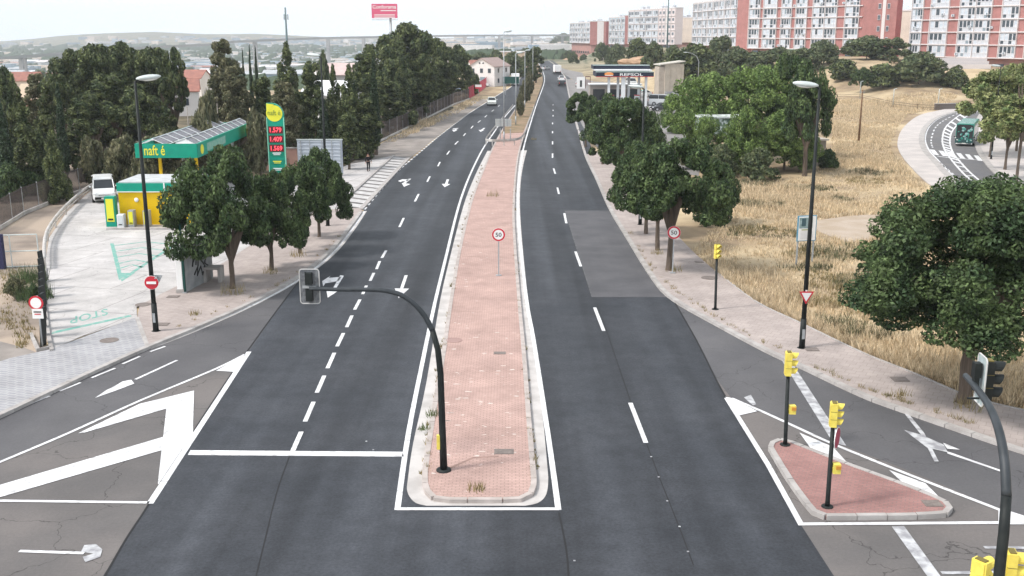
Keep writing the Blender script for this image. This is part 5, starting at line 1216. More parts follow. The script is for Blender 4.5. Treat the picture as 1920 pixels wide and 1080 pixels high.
t=thing('shop_building','low petrol station shop with glazed front beneath the dark canopy','shop',(xm-.5,D0+12,0)); MB().box((0,2,1.7),(10,4,3.4)).make('wall',M('shop_wall',(.30,.27,.25)),t); MB().box((0,2,3.5),(10.4,4.4,.2)).make('roof',m_wmet,t)
for x in(-3.3,0,3.3): w_=MB().box((x,-.03,1.5),(2.3,.06,2.2)).make('window',m_dkglass,t)
# stone tower
p=T(1263,184); k=pxm(p); t=thing('stone_tower','tall pale stone clad block right of the dark canopy','tower',p,R(8))
hT=CH+ray(1263,116).z*(p.y/ray(1263,116).y)-p.z; wT=36/k
m_stone=brickmat('pale_stone',(.60,.54,.46),(.52,.46,.39),(.42,.37,.31),bw=1.1,bh=.6,mort=.03); 
MB().box((0,2.2,hT/2-.2),(wT,4.4,hT-.4)).make('wall',m_stone,t); MB().box((-wT/2-.6,2.0,hT/2-.5),(1.2,3.4,hT-1.0)).make('side_pier',M('pier_stone',(.45,.39,.33),rough=.9,col2=(.36,.31,.26),scale=1),t)
mb=MB(); mb.add([(-wT/2-1.3,-.2,hT-.5),(wT/2+.2,-.2,hT+.2),(wT/2+.2,4.6,hT+.2),(-wT/2-1.3,4.6,hT-.5),(-wT/2-1.3,-.2,hT-.7),(wT/2+.2,-.2,hT),(wT/2+.2,4.6,hT),(-wT/2-1.3,4.6,hT-.7)],[(0,1,2,3),(7,6,5,4),(0,4,5,1),(1,5,6,2),(2,6,7,3),(3,7,4,0)]); mb.make('roof',M('pale_roof',(.50,.47,.42)),t)
for x in(-wT*.25,wT*.1,wT*.35): MB().box((x,-.03,hT*.47),(.06,.06,hT*.8)).make('joint',MATS['pier_stone'],t)
MB().box((0,-.1,.7),(wT,.2,1.4)).make('graffiti_band',M('band_grey',(.5,.5,.5),col2=(.2,.2,.22),scale=1.2),t)
# notice boxes by the roadside
p=T(1102,168); t=thing('price_board','white price board with dark figure beside the service road','board',T(1089,166)); MB().box((0,0,1.4),(2.0,.3,2.8)).make('panel',m_signwhite,t); MB().box((0,-.17,1.2),(.5,.03,1.6)).make('figure',m_signblack,t)
t=thing('notice_frame','dark framed notice board beside the white price board','board',T(1102,166)); mb=MB(); mb.box((-.6,0,1.5),(.14,.2,3)); mb.box((.6,0,1.5),(.14,.2,3)); mb.box((0,0,2.9),(1.3,.2,.2)); mb.make('frame',M('rust_frame',(.12,.05,.05)),t); MB().box((0,0,1.4),(1.0,.1,1.4)).make('panel',M('notice',(.35,.3,.3)),t)
# hut, shack
p=T(1522,312); t=thing('hut','small grey wooden hut half hidden behind the right lamp post','hut',p,R(10)); k=pxm(p)
MB().box((0,1.2,1.3),(2.8,2.4,2.6)).make('wall',M('grey_planks',(.30,.26,.22),rough=.9,col2=(.20,.17,.14),scale=3,stretch=(4,4,.3)),t); MB().box((0,1.2,2.68),(3.2,2.8,.16)).make('roof',M('hut_roof',(.42,.38,.34)),t)
p=T(1350,312); t=thing('shack','pale shack hung with foliage among the bright green trees','shack',p); MB().box((0,1.5,4.0),(4.4,3,1.7)).make('wall',M('shack_white',(.60,.66,.66),rough=.8,col2=(.12,.18,.13),scale=2.6,detail=10,fac=(.42,.52)),t); MB().box((0,1.5,4.93),(4.7,3.3,.16)).make('roof',M('shack_roof',(.58,.62,.62),rough=.8,col2=(.14,.20,.12),scale=2.2,detail=10,fac=(.5,.6)),t); MB().box((0,1.5,3.1),(4.4,3,.12)).make('floor',m_bark,t)
for x in(-2.0,0,2.0): MB().box((x,.2,1.5),(.15,.15,3.1)).make('post',m_bark,t)
# billboard
D=330; p=TD(735,D); t=thing('billboard','pink red billboard with white lettering high above the roadside pines','billboard',p); 
def Z(px,py): return CH+ray(px,py).z*(D/ray(px,py).y)-p.z
k=F/(D*cP); z1=Z(721,7);z0=Z(721,34); wb=48/k
xo=A(721,20,D).x-p.x
m_pink=M('board_pink',(.62,.10,.20),rough=.6)
mb=MB(); mb.box((xo,0,(z0+z1)/2),(wb,.5,z1-z0)); mb.make('panel',m_pink,t)
mb=MB(); hb=z1-z0; mb.text('Conforama',(xo-wb*.46,-.28,z0+hb*.66),(wb*.92,0,0),(0,0,hb*.26)); mb.box((xo+wb*.15,-.28,z0+hb*.52),(wb*.6,.02,hb*.06)); mb.box((xo,-.28,z0+hb*.22),(wb*.8,.02,hb*.06)); mb.box((xo,-.28,z0+hb*.07),(wb*.8,.02,hb*.06)); mb.make('lettering',m_signwhite,t)
MB().tube([(0,.3,0),(0,.3,z0)],[.5,.35],10).make('mast',m_galv,t,True)
mb=MB(); mb.box((xo,.1,z0-.5),(wb,.8,.15)); mb.make('catwalk',m_galv,t)
# antennas
for px,D,ty,lb,r_ in ((542,700,14,'tall telecom mast on the far plain left of the billboard',.5),(1250,300,-30,'thin lattice mast behind the pale flats',.12)):
    p=TD(px,D); h=CH+ray(px,ty).z*(D/ray(px,ty).y)-p.z; t=thing('telecom_mast',lb,'mast',p); MB().tube([(0,0,0),(0,0,h)],[r_*2,r_],8).make('pole',M('mast_dark',(.10,.16,.17)),t,True)
    mb=MB(); 
    for i in range(3):
        a_=i*2.09; mb.box((1.4*r_*2*math.cos(a_),1.4*r_*2*math.sin(a_),h-6*r_*2),(r_*1.4,r_*1.4,h*.07 if r_>.3 else 1.5))
    mb.make('antenna',m_galv,t)
# ---------------- blocks of flats ----------------
m_redb=brickmat('red_brick',(.44,.125,.12),(.39,.11,.11),(.36,.17,.16),bw=.5,bh=.2,mort=.02)
m_wframe=M('white_frame',(.62,.625,.66),rough=.6); m_slab=M('pale_slab',(.62,.58,.58),rough=.8)
m_cream=M('cream_render',(.64,.55,.48),rough=.9,col2=(.56,.48,.42),scale=.4); m_pinkw=M('pink_white',(.66,.57,.57),rough=.85)
m_blueg=M('pale_blue_glazing',(.46,.56,.62),rough=.35,col2=(.30,.40,.46),scale=.8)
m_blind=M('blind',(.58,.61,.66),rough=.7,col2=(.42,.48,.55),scale=1.5); m_win=M('window_dark',(.04,.055,.07),rough=.2,spec=.6); m_winb=M('window_mid',(.22,.27,.31),rough=.25)
m_bal=M('balcony_pale',(.50,.52,.56),rough=.6)
WR=random.Random(4)
def win_tmpl(v):
    """glazed gallery, unit 1 wide, 2.75 tall"""
    r=random.Random(v); mb=MB(); n=4
    mb.box((.5,.02,1.375),(1,.04,2.75),mi=0)
    for i in range(n):
        w_=1/n; x=(i+.5)*w_; c=r.choice([1,1,2,3,3]); mb.box((x,-.01,1.75),(w_*.72,.03,1.5),mi=c)
        mb.box((x,-.01,.5),(w_*.74,.03,.7),mi=r.choice([1,2,4,4,3]))
    for i in range(n+1): mb.box((i/n if 0<i<n else (.02 if i==0 else .98),-.05,1.375),(.035,.06,2.75),mi=0)
    for z in(.05,.98,2.68): mb.box((.5,-.055,z),(1,.07,.09),mi=0)
    o=mb.make('window',[m_wframe,m_win,m_winb,m_blind,m_bal]); d=o.data; bpy.data.objects.remove(o); return d
WT=[win_tmpl(i) for i in range(7)]
def small_win(w_=.9,h_=1.2):
    mb=MB(); mb.box((.5,-.01,1.4),(1,.05,h_+.2),mi=0); mb.box((.5,-.04,1.4),(.84,.03,h_),mi=1); mb.box((.5,-.06,1.4),(.05,.03,h_),mi=0); mb.box((.5,-.08,.75),(1.1,.12,.06),mi=0)
    o=mb.make('window',[m_wframe,m_win]); d=o.data; bpy.data.objects.remove(o); return d
WS=small_win()
def flats(label,L,Rt,z0,nf,pattern,depth,wall,fh=3.0,zb=None,roofm=None,band=True,name='apartment_building',base=True,cap=100,top_par=.5):
    """facade from corner L to corner Rt (seen left to right)"""
    L=Vector((L[0],L[1],0));Rt=Vector((Rt[0],Rt[1],0)); d=Rt-L; an=math.atan2(d.y,d.x); ln=d.length
    if zb is None: zb=min(H(L.x,L.y),H(Rt.x,Rt.y))-1
    t=thing(name,label,'apartment block',(L.x,L.y,z0),an); ht=nf*fh
    MB().box((ln/2,depth/2,(ht)/2),(ln,depth,ht)).make('wall',wall,t)
    MB().box((ln/2,depth/2+.6,(zb-z0)/2),(ln-.6,depth-.8,z0-zb)).make('ground_floor',M('pink_base',(.42,.22,.19),rough=.9,col2=(.34,.2,.18),scale=.5),t)
    MB().box((ln/2,depth/2,ht+top_par/2),(ln+.3,depth+.3,top_par)).make('roof',roofm or m_slab,t)
    if band:
        for f in range(nf+1):
            if f==nf: continue
            MB().box((ln/2,-.12,f*fh),(ln+.1,.5,.22)).make('floor_band',m_slab,t)
    tot=sum(w_ for _,w_ in pattern); s=ln/tot; x=0; cnt=0; mul=MB()
    for ty,w_ in pattern:
        wd=w_*s
        if ty=='w':
            for f in range(nf):
                if cnt<cap:
                    o=bpy.data.objects.new('window',WT[WR.randrange(len(WT))]); sc.collection.objects.link(o); o.parent=t; o.location=(x+.08,-.06,f*fh+.12); o.scale=(wd-.16,1,1); cnt+=1
        elif ty=='s':
            for f in range(nf):
                if cnt<cap:
                    o=bpy.data.objects.new('window',WS); sc.collection.objects.link(o); o.parent=t; o.location=(x+wd*.2,-.03,f*fh+.2); o.scale=(wd*.6,1,1); cnt+=1
        elif ty=='b': mul.box((x+wd/2,-.03,ht/2),(wd-.3,.08,ht-.2))
        mul.box((x,-.2,ht/2),(.14,.45,ht)) if band else None
        x+=wd
    if mul.v: mul.make('pilaster',m_slab,t)
    rf=random.Random(int(ln*10)); mr_=MB()
    for i in range(max(2,int(ln/9))):
        x=rf.uniform(2,max(3,ln-2)); mr_.box((x,depth*.4,ht+top_par+.5),(rf.uniform(.8,2.4),1.5,rf.uniform(.8,1.4))); mr_.tube([(x+1,depth*.3,ht+top_par),(x+1,depth*.3,ht+top_par+rf.uniform(2,3.5))],.05,4); mr_.box((x+1,depth*.3,ht+top_par+1.8),(1.0,.05,.05))
    mr_.make('rooftop_unit',m_bal,t)
    if nf==5 and ln>30:
        for i in range(14):
            mu=MB(); mu.box((0,0,0),(.8,.35,.6)); mu.box((.05,-.19,0),(.45,.03,.45),mi=1); mu.make('cooling_unit',[m_wframe,m_winb],t,loc=(rf.uniform(1,ln-1),-.3,rf.randrange(5)*fh+rf.uniform(.5,1.4)))
    if base:
        for i in range(int(ln/6)): MB().box((i*6+3,.12+.0,(zb-z0)*.45),(2.4,.2,1.3)).make('shop_window',m_win,t)
    return t
def corner(px,D): 
    x=(px-960)/F*(D*cP+5*sP); return (x,D)
W3=('w',3);
flats('right hand red and white flats with glazed galleries, cut by the picture edge',corner(1704,276),corner(2010,236),7.6,5,[('w',3),('r',2),('w',4.6),('r',2.7),('w',3.8),('w',3.8),('r',2.4),('w',3.8),('r',2),('w',4),('r',2),('w',4)],12,m_redb)
flats('long red and white flats with glazed galleries in the middle of the hill',corner(1402,336),corner(1613,300),8.9,5,[W3,('r',.9),('w',3.6),('r',1.2),('w',2.6),('r',1.1),('w',2.8),('r',1.4),('w',2.9),('w',2.9),('r',1.9),('w',3.2),('r',.8)],12,m_redb)
flats('white gallery flats with a red end pillar, left of the long flats',corner(1298,408),corner(1379,348),9.3,5,[('w',3),('w',3),('w',3),('w',3),('w',3),('w',3),('w',3),('w',3)],14,m_slab)
flats('tall plain red stair wall between the two gallery flats',corner(1379,346),corner(1401,338),8.3,6,[('r',3)],10,m_redb,fh=2.75,band=False,base=False)
flats('red tower block with a cream window strip, right of the long flats',corner(1613,298),corner(1675,292),7,6,[('r',3.2),('s',1.1),('b',1.0),('s',1.0),('r',1.4)],4,m_redb,band=False,base=False)
flats('cream flats seen between the red tower and the right hand flats',corner(1677,335),corner(1712,325),8,4,[('s',1.5),('r',3),('s',1.5)],12,m_cream,band=False,base=False)
flats('pale block with dark windows on the far hill, the widest of the far flats',corner(1178,560),corner(1264,505),8.5,5,[('w',3)]*5+[('s',1.6),('s',1.6),('b',1),('s',1.6),('s',1.6)],4,m_pinkw,fh=3.3)
flats('pale blue glazed flats left of the widest far block',corner(1142,600),corner(1171,575),8,4,[('w',2.5)]*5,14,m_blueg,fh=3.5)
flats('narrow red side wall behind the pale blue flats',corner(1171,574),corner(1186,572),8,4,[('r',3)],14,m_redb,band=False,fh=3.7,base=False)
flats('far white gallery flats left of the red gable',corner(1069,700),corner(1106,645),8,4,[('w',3)]*7,14,m_slab,fh=3.0)
flats('far red gable with a cream panel, leftmost of the hill flats',corner(1106,643),corner(1136,640),7,4,[('r',3.2),('b',3.2),('r',1)],16,m_redb,fh=3.4,band=False,base=False)
flats('cream flats behind the widest far block',corner(1272,560),corner(1300,555),9,4,[('s',2),('r',5)],12,m_cream,band=False,base=False,fh=3.1)
flats('red flats strip just right of the widest far block',corner(1262,570),corner(1273,566),9,4,[('s',1),('s',1)],12,m_redb,band=False,base=False,fh=3.0)
# awnings and retaining walls on the hill
p=TD(1815,238); 
t=thing('retaining_wall','pale low wall with ledges under the right hand flats','wall',TD(1800,246)); 
for i in range(3): MB().box((0,i*1.2,.5+i*.7),(14,.5,1.0)).make('course',m_slab,t)
t=thing('awning','green edged awning at the foot of the long flats','awning',TD(1492,296)); MB().box((0,0,1.7),(9,2.4,.12),mat=Matrix.Rotation(R(-14),3,'X')).make('cloth',M('awning_green',(.35,.55,.48)),t)
for x in(-4,0,4): MB().box((x,1,.6),(.1,.1,1.8)).make('post',m_galv,t)
t=thing('retaining_wall','short dark wall beside the footpath at the top of the side road','wall',TD(1775,188),R(14)); MB().box((0,0,.5),(5,.3,1.1)).make('slab',M('dark_wall',(.14,.12,.11)),t); MB().box((0,0,1.08),(5.1,.4,.08)).make('coping',m_kerb,t)
t=thing('fence','long thin sagging wire fence crossing the dry field','fence',T(1480,183)); o0=Vector(t.location)
qs=[T(a,b) for a,b in ((1480,183),(1540,184),(1612,186),(1674,200),(1720,206),(1760,207))]; mb=MB(); mb.tube([q-o0+Vector((0,0,.9)) for q in qs],.035,5).tube([q-o0+Vector((0,0,.5)) for q in qs],.03,5); mb.make('wire',m_bark,t)
for q in qs: MB().box(q-o0+Vector((0,0,.5)),(.08,.08,1.1)).make('post',m_bark,t)
# earth banks
for px,py,s_,lb in ((1405,143,7,'bare reddish earth bank among the hillside trees'),(1078,112,7,'bare sandy bank at the far bend'),(1215,114,9,'dry yellow bank above the dark canopy')):
    p=T(px,py); mb=MB(); mb.ell((0,0,-.4),(s_,3,1.9 if s_<8 else 1.5),18,10)
    rr=random.Random(px); mb.v=[(v[0]+rr.uniform(-.4,.4),v[1]+rr.uniform(-.3,.3),v[2]+rr.uniform(-.3,.3)) for v in mb.v]
    struct(mb.make('earth_bank',M('red_earth',(.50,.33,.22),rough=.95,col2=(.36,.24,.16),scale=.8,detail=9),loc=p))
# ---------------- houses ----------------
m_tile=M('roof_tile',(.36,.165,.13),rough=.9,col2=(.26,.13,.11),scale=1.2); m_whitew=M('white_render',(.72,.69,.68),rough=.85,col2=(.64,.61,.6),scale=.5)
def house(label,p,w_,d_,h_,rz,roof,wall,cat='house',name='house',wins=3,rh=1.6,group=None,storeys=1):
    t=thing(name,label,cat,p,rz,group)
    mb=MB(); mb.box((0,0,h_/2-1),(w_,d_,h_+2)); mb.add([(-w_/2,-d_/2,h_),(-w_/2,d_/2,h_),(-w_/2,0,h_+rh),(w_/2,-d_/2,h_),(w_/2,d_/2,h_),(w_/2,0,h_+rh)],[(0,2,1),(3,4,5)]); mb.make('wall',wall,t)
    mb=MB(); o_=.3
    for s in(-1,1):
        mb.add([(-w_/2-o_,s*(d_/2+o_),h_-.15),(w_/2+o_,s*(d_/2+o_),h_-.15),(w_/2+o_,0,h_+rh+.12),(-w_/2-o_,0,h_+rh+.12),(-w_/2-o_,s*(d_/2+o_),h_-.3),(w_/2+o_,s*(d_/2+o_),h_-.3),(w_/2+o_,0,h_+rh-.05),(-w_/2-o_,0,h_+rh-.05)],[(0,1,2,3),(4,7,6,5),(0,4,5,1),(0,3,7,4),(1,5,6,2)])
    mb.make('roof',roof,t)
    for st in range(storeys):
        for i in range(wins):
            MB().box((-w_/2+w_*(i+.5)/wins,-d_/2-.03,h_*(st+.55)/storeys),(.9,.08,1.1)).make('window',m_win,t)
    return t
D=278; p=TD(918,D); k=F/(D*cP)
t=house('white two storey house with small round top windows by the left road',p,10.5,7.2,5.2,R(68),M('grey_tile',(.36,.27,.25)),m_whitew,wins=2,rh=1.9,storeys=2)
for y in(-.5,.5): 
    mb=MB(); mb.lathe([(.22,0),(.22,.08)],12,(0,0,0),0,'X'); o=mb.make('attic_window',m_win,t,loc=(-5.33,y*1.0,5.9))
for y in(-2.2,0,2.4): MB().box((-5.28,y,4.0),(.08,.8,1.1)).make('window',m_win,t)
MB().box((-5.3,-.3,1.2),(.1,1.4,2.4)).make('door',m_winb,t)
for px,w_ in ((904,.5),(941,.4)): pass
t=thing('sign_gantry','dark green roadside panel on a post beside the white house','road sign',TD(958,235)); MB().box((0,0,3.2),(3.6,.2,1.5)).make('panel',M('panel_green',(.02,.08,.07)),t); MB().box((-1.2,0,1.3),(.15,.15,2.6)).make('post',m_galv,t); MB().box((1.2,0,1.3),(.15,.15,2.6)).make('post',m_galv,t)
t=thing('banner','small red and white banner post in front of the white house','sign',TD(897,230)); MB().box((0,0,2.0),(1.4,.1,.9)).make('panel',m_signwhite,t); MB().box((0,-.07,1.75),(1.4,.04,.35)).make('stripe',m_signred,t); MB().box((0,0,.8),(.1,.1,1.6)).make('post',m_galv,t)
house('white annex with pinkish hipped roof behind the white house',TD(900,290),6,5,4.6,R(20),m_tile,m_whitew,wins=2)
house('pale long roofed house in the wood behind the tall second lamp',TD(648,185),10,8,6.5,R(25),M('pinkish_roof',(.62,.50,.48),col2=(.55,.42,.4),scale=.8),m_whitew)
house('white shed with slanting roof behind the metal panel trees',TD(628,150),7,6,5.0,R(-20),m_wmet,m_whitew,wins=2)
house('red roofed long house at the left behind the dark conifer',TD(44,245),8,6,4.0,R(12),m_tile,m_cream,wins=4)
house('small red roofed house at the left picture edge',TD(8,130),7,6,3.5,R(10),m_tile,m_cream,wins=2)
house('red tiled roof seen between the great clump and the wavy olive tree',TD(362,250),7,6,4.5,R(-8),m_tile,m_whitew,wins=4)
house('cream house glimpsed through the trunks of the great clump',TD(185,170),12,7,4.6,R(5),m_tile,m_cream,wins=3)
house('white house glimpsed right of the great clump trunks',TD(305,175),12,7,4.2,R(15),m_tile,m_whitew,wins=3)
house('cream house glimpsed above the fence of the lot',TD(112,140),8,6,5,R(5),M('sand_roof',(.5,.4,.3)),m_cream,wins=3)
t=thing('apartment_building','beige block with dark window slits beyond the far median','building',TD(972,430)); 
MB().box((0,5,2.2),(15,10,8)).make('wall',M('beige_block',(.62,.50,.38),rough=.9,col2=(.5,.38,.28),scale=.4),t); MB().box((0,5,6.3),(15.4,10.4,.3)).make('roof',m_slab,t)
for i in range(6): MB().box((-6.2+i*2.5,-.06,1.8),(.5,.1,5)).make('window',MATS['rust_frame'],t)
t=thing('wall','pinkish brick wall behind the price totem','wall',TD(540,103)); MB().box((0,0,1),(7.5,.3,2.2)).make('panel',M('pink_brick',(.42,.26,.21),rough=.9,col2=(.34,.2,.17),scale=1.5),t); MB().box((0,0,2.15),(7.6,.4,.1)).make('coping',m_kerb,t)
# ---------------- far plain ----------------
rg=random.Random(21)
sheds=[m_whitew,M('shed_grey',(.42,.44,.46)),M('shed_blue',(.30,.38,.45)),m_cream]
def shed(i):
    px=rg.choice([rg.uniform(-60,110),rg.uniform(340,420),rg.uniform(500,620),rg.uniform(640,1060),rg.uniform(820,1060)]); D=rg.uniform(520,1500) if px<800 else rg.uniform(1000,1700); p=TD(px,D)
    return house('low pale industrial shed on the hazy far plain',p,rg.uniform(14,42),rg.uniform(12,24),rg.uniform(4,8),rg.uniform(-.5,.5),rg.choice([m_wmet,m_tile,m_slab,sheds[1]]),rg.choice(sheds),'shed','industrial_shed',0,1.6,'industrial sheds on the far plain')
for i in range(90): shed(i)
mb=MB()
for i in range(1500):
    px=rg.choice([rg.uniform(-100,1080),rg.uniform(330,1080)]); D=rg.uniform(1150,3600); p=TD(px,D)
    mb.box((p.x,p.y,p.z+3),(rg.uniform(8,45),rg.uniform(8,20),rg.choice([8,10,14,18,26]) if px>700 else rg.choice([6,8,12])),rg.uniform(-.5,.5),mi=rg.randrange(4))
struct(mb.make('distant_town',sheds),'stuff','pale distant town spread over the plain below the horizon','town')
mb=MB()
for i in range(9000):
    px=rg.uniform(-200,1300); D=rg.choice([rg.uniform(420,900),rg.uniform(700,3000)]); p=TD(px,D)
    if H(p.x,p.y)>-3 and D<700: continue
    s=rg.uniform(2,5)*(1+D/1500)
    mb.add([(p.x-s,p.y,p.z),(p.x,p.y-s,p.z),(p.x+s,p.y,p.z),(p.x,p.y+s,p.z),(p.x-s*.5,p.y-s*.3,p.z+s*.9),(p.x+s*.6,p.y,p.z+s*1.1)],[(0,1,4),(1,2,5),(1,5,4),(2,3,5),(3,0,4),(3,4,5)])
struct(mb.make('distant_scrub',M('far_green',(.07,.10,.06),rough=.95)),'stuff','dark scrub and groves speckling the far plain','scrub')
# viaduct
vp=[(-150,112,800),(20,105,850),(125,97,920),(273,87,1020),(396,81,1080),(440,76,1120),(565,71,1230),(627,69,1290),(800,66,1380),(900,65,1420),(1060,64.5,1480),(1250,64,1550)]
V=[A(a,b,D) for a,b,D in vp]; o0=Vector((V[0].x,V[0].y,0)); t=thing('viaduct','long pale viaduct crossing the far plain on thin piers','viaduct',o0)
mb=MB(); VC=curve([q-o0 for q in V],3)
for a,b in zip(VC,VC[1:]):
    a0=a+Vector((0,0,-2.4));b0=b+Vector((0,0,-2.4)); w_=Vector((0,9,0))
    mb.add([a,b,b+w_,a+w_,a0,b0,b0+w_,a0+w_],[(0,1,2,3),(4,7,6,5),(0,4,5,1),(2,6,7,3)])
mb.make('deck',M('viaduct_concrete',(.40,.39,.39),rough=.9),t)
for px,D in ((35,860),(107,905),(160,945),(405,1090),(475,1150),(613,1270),(680,1310),(870,1400),(936,1430),(998,1455),(1055,1480)):
    b=np.interp(px,[v[0] for v in vp],[v[1] for v in vp]); q=A(px,b,D)-o0; g_=H(q.x+o0.x,D)
    for s_ in (0,6): MB().box((q.x,q.y+3+s_,(q.z-2.4+g_)/2),(3.2,2.2,q.z-2.4-g_)).make('pier',MATS['viaduct_concrete'],t)
# ---------------- vehicles ----------------
m_tyre=M('tyre',(.02,.02,.02),rough=.9); m_rimm=M('wheel_rim',(.45,.46,.48),rough=.4,metal=.6); m_hl=M('headlight',(.75,.78,.80),rough=.15); m_tl=M('tail_light',(.45,.02,.02),rough=.3); m_plateW=M('number_plate',(.72,.72,.70))
def paint(n,c): return M(n,c,rough=.25,spec=.6)
def loft(mb,st,mi=0):
    """st: (y, z0, z1, half width low, half width high)"""
    n=8; vs=[]
    for y,z0,z1,wl,wh in st:
        zc=z0+(z1-z0)*.55
        vs+=[(-wl*.92,y,z0),(wl*.92,y,z0),(wl,y,z0+(z1-z0)*.15),(wl*.99,y,zc),(wh,y,z1-.04*(z1-z0)),(wh*.93,y,z1),(-wh*.93,y,z1),(-wh,y,z1-.04*(z1-z0)),(-wl*.99,y,zc),(-wl,y,z0+(z1-z0)*.15)]
    n=10; fs=[]
    for i in range(len(st)-1):
        for k in range(n): fs.append((i*n+k,i*n+(k+1)%n,(i+1)*n+(k+1)%n,(i+1)*n+k))
    fs.append(tuple(range(n))[::-1]); fs.append(tuple((len(st)-1)*n+k for k in range(n)))
    mb.add(vs,[f[::-1] for f in fs],mi)
def vehicle(kind,label,p,rz,pm,cat='car',s=1.0,name=None,group=None,roof=None):
    """front faces local -y"""
    t=thing(name or {'car':'parked_car','van':'van','bus':'bus','truck':'truck'}[kind],label,cat,p,rz,group); t.scale=(s,s,s)
    if kind=='car':
        L_,W_,Hh=4.3,1.78,1.45
        body=[(-2.15,.35,.62,.70,.66),(-2.05,.25,.74,.84,.78),(-1.2,.22,.92,.89,.80),(-.7,.22,.98,.89,.80),(1.6,.22,1.0,.89,.80),(2.0,.25,.96,.86,.78),(2.15,.38,.85,.76,.70)]
        gh=[(-.95,.93,.97,.76,.70),(-.3,.95,1.40,.78,.60),(.2,.95,1.45,.78,.60),(1.0,.95,1.43,.78,.59),(1.75,.95,1.02,.76,.66)]
        top=[(-.28,1.38,1.43,.60,.55),(.2,1.42,1.475,.60,.56),(1.0,1.40,1.455,.59,.54)]; wx=(-1.35,1.3); wr_=.32
    elif kind=='van':
        L_,W_,Hh=4.6,1.85,1.85
        body=[(-2.3,.35,.75,.74,.68),(-2.2,.25,.95,.86,.80),(-1.55,.22,1.12,.92,.84),(-1.2,.22,1.15,.92,.84),(2.2,.22,1.2,.92,.86),(2.3,.3,1.15,.86,.82)]
        gh=[(-1.5,1.08,1.12,.82,.78),(-.75,1.1,1.74,.84,.72),(2.1,1.1,1.78,.86,.74),(2.28,1.1,1.7,.82,.70)]
        top=[(-.74,1.70,1.80,.73,.66),(-.2,1.76,1.86,.75,.68),(2.1,1.77,1.87,.75,.68),(2.25,1.7,1.8,.72,.66)]; wx=(-1.5,1.4); wr_=.33
    elif kind=='bus':
        body=[(-5.5,.45,1.1,1.08,1.08),(-5.4,.32,1.25,1.18,1.18),(5.3,.32,1.25,1.18,1.18),(5.4,.5,1.2,1.12,1.12)]
        gh=[(-5.44,1.2,2.65,1.10,1.06),(-5.2,1.2,2.75,1.17,1.14),(5.3,1.2,2.75,1.17,1.14),(5.38,1.2,2.6,1.1,1.08)]
        top=[(-5.45,2.62,2.95,1.10,1.0),(-5.1,2.72,3.1,1.18,1.08),(5.2,2.72,3.1,1.18,1.08),(5.35,2.65,2.95,1.1,1.0)]; wx=(-3.3,2.6); wr_=.46
    else:
        body=[(-3.0,.4,1.1,1.0,.98),(-2.9,.35,1.2,1.05,1.02),(-1.3,.35,1.2,1.05,1.02),(3.0,.5,.9,1.0,1.0)]
        gh=[(-2.95,1.15,1.3,1.0,.96),(-2.6,1.15,2.1,1.02,.92),(-1.5,1.15,2.15,1.02,.92)]
        top=[(-2.6,2.05,2.2,.95,.88),(-1.5,2.1,2.25,.95,.88)]; wx=(-2.2,1.9); wr_=.45
    mb=MB(); loft(mb,body); b=mb.make('body',pm,t)
    mb=MB(); loft(mb,gh); mb.make('glasshouse',m_dkglass,b)
    mb=MB(); loft(mb,top); mb.make('roof',roof or pm,t)
    mb=MB(); f0=gh[0];f1=gh[1];f2=gh[-2];f3=gh[-1]
    for s_ in(-1,1):
        if kind!='bus':
            mb.tube([(s_*f0[3]*.98,f0[0],f0[2]),(s_*f1[4]*1.02,f1[0],f1[2])],.05,5); mb.tube([(s_*f3[3],f3[0],f3[2]),(s_*f2[4]*1.02,f2[0],f2[2])],.06,5); 
            ym=(f1[0]+f2[0])/2; mb.tube([(s_*f1[3]*1.01,ym,f1[1]+.02),(s_*f1[4]*1.03,ym,f1[2])],.05,5)
    if mb.v: mb.make('window_pillar',pm,t)
    W2_=body[2][3]
    for y in wx:
        for s_ in(-1,1):
            mb=MB(); mb.lathe([(wr_*.6,-.1),(wr_,-.1),(wr_,.1),(wr_*.6,.1)],16,(s_*(W2_-.07),y,wr_),0,'X'); wl=mb.make('wheel',m_tyre,t,False)
            mb=MB(); mb.lathe([(wr_*.62,-.11),(wr_*.62,.11)],12,(s_*(W2_-.07),y,wr_),0,'X'); mb.make('rim',m_rimm,wl)
    y0=body[0][0]; zz=.68 if kind=='car' else .8 if kind=='van' else .85
    for s_ in(-1,1):
        MB().ell((s_*W2_*.74,y0+.08,zz),(.19,.12,.09)).make('headlight',m_hl,t,True)
        MB().box((s_*W2_*.82,-y0 if kind!='car' else 2.1,zz+.12),(.16,.14,.3)).make('tail_light',m_tl,t)
        if kind!='truck': mb=MB(); mb.ell((s_*(W2_+.1),gh[0][0]+.35,1.05 if kind=='car' else 1.25),(.11,.07,.08)); mb.make('wing_mirror',pm if kind!='bus' else m_tyre,t)
    mb=MB(); mb.box((0,y0-.0,.42),(W2_*1.6,.12,.2)); mb.box((0,-y0 if kind!='truck' else 3.0,.42),(W2_*1.6,.12,.2)); mb.make('bumper',m_tyre if kind in('van','truck') else pm,t)
    MB().box((0,y0-.07,.42),(.5,.03,.11)).make('number_plate',m_plateW,t)
    if kind in('car','van'): MB().box((0,y0+.03,.60 if kind=='car' else .66),(.9,.06,.1)).make('grille',m_tyre,t)
    if kind=='truck': mb=MB(); mb.box((0,.8,1.9),(2.2,4.4,2.2)); mb.make('cargo_box',roof or m_signwhite,t)
    return t
pw=paint('paint_white',(.74,.75,.76)); pb=paint('paint_black',(.02,.022,.026)); pg=paint('paint_green',(.03,.42,.30)); ps=paint('paint_silver',(.45,.47,.48)); pt=paint('paint_teal_dark',(.015,.06,.06)); pbl=paint('paint_grey_blue',(.10,.13,.18))
def at(px,py): p=T(px,py); p.z=max(p.z,0.0)+.02; return p
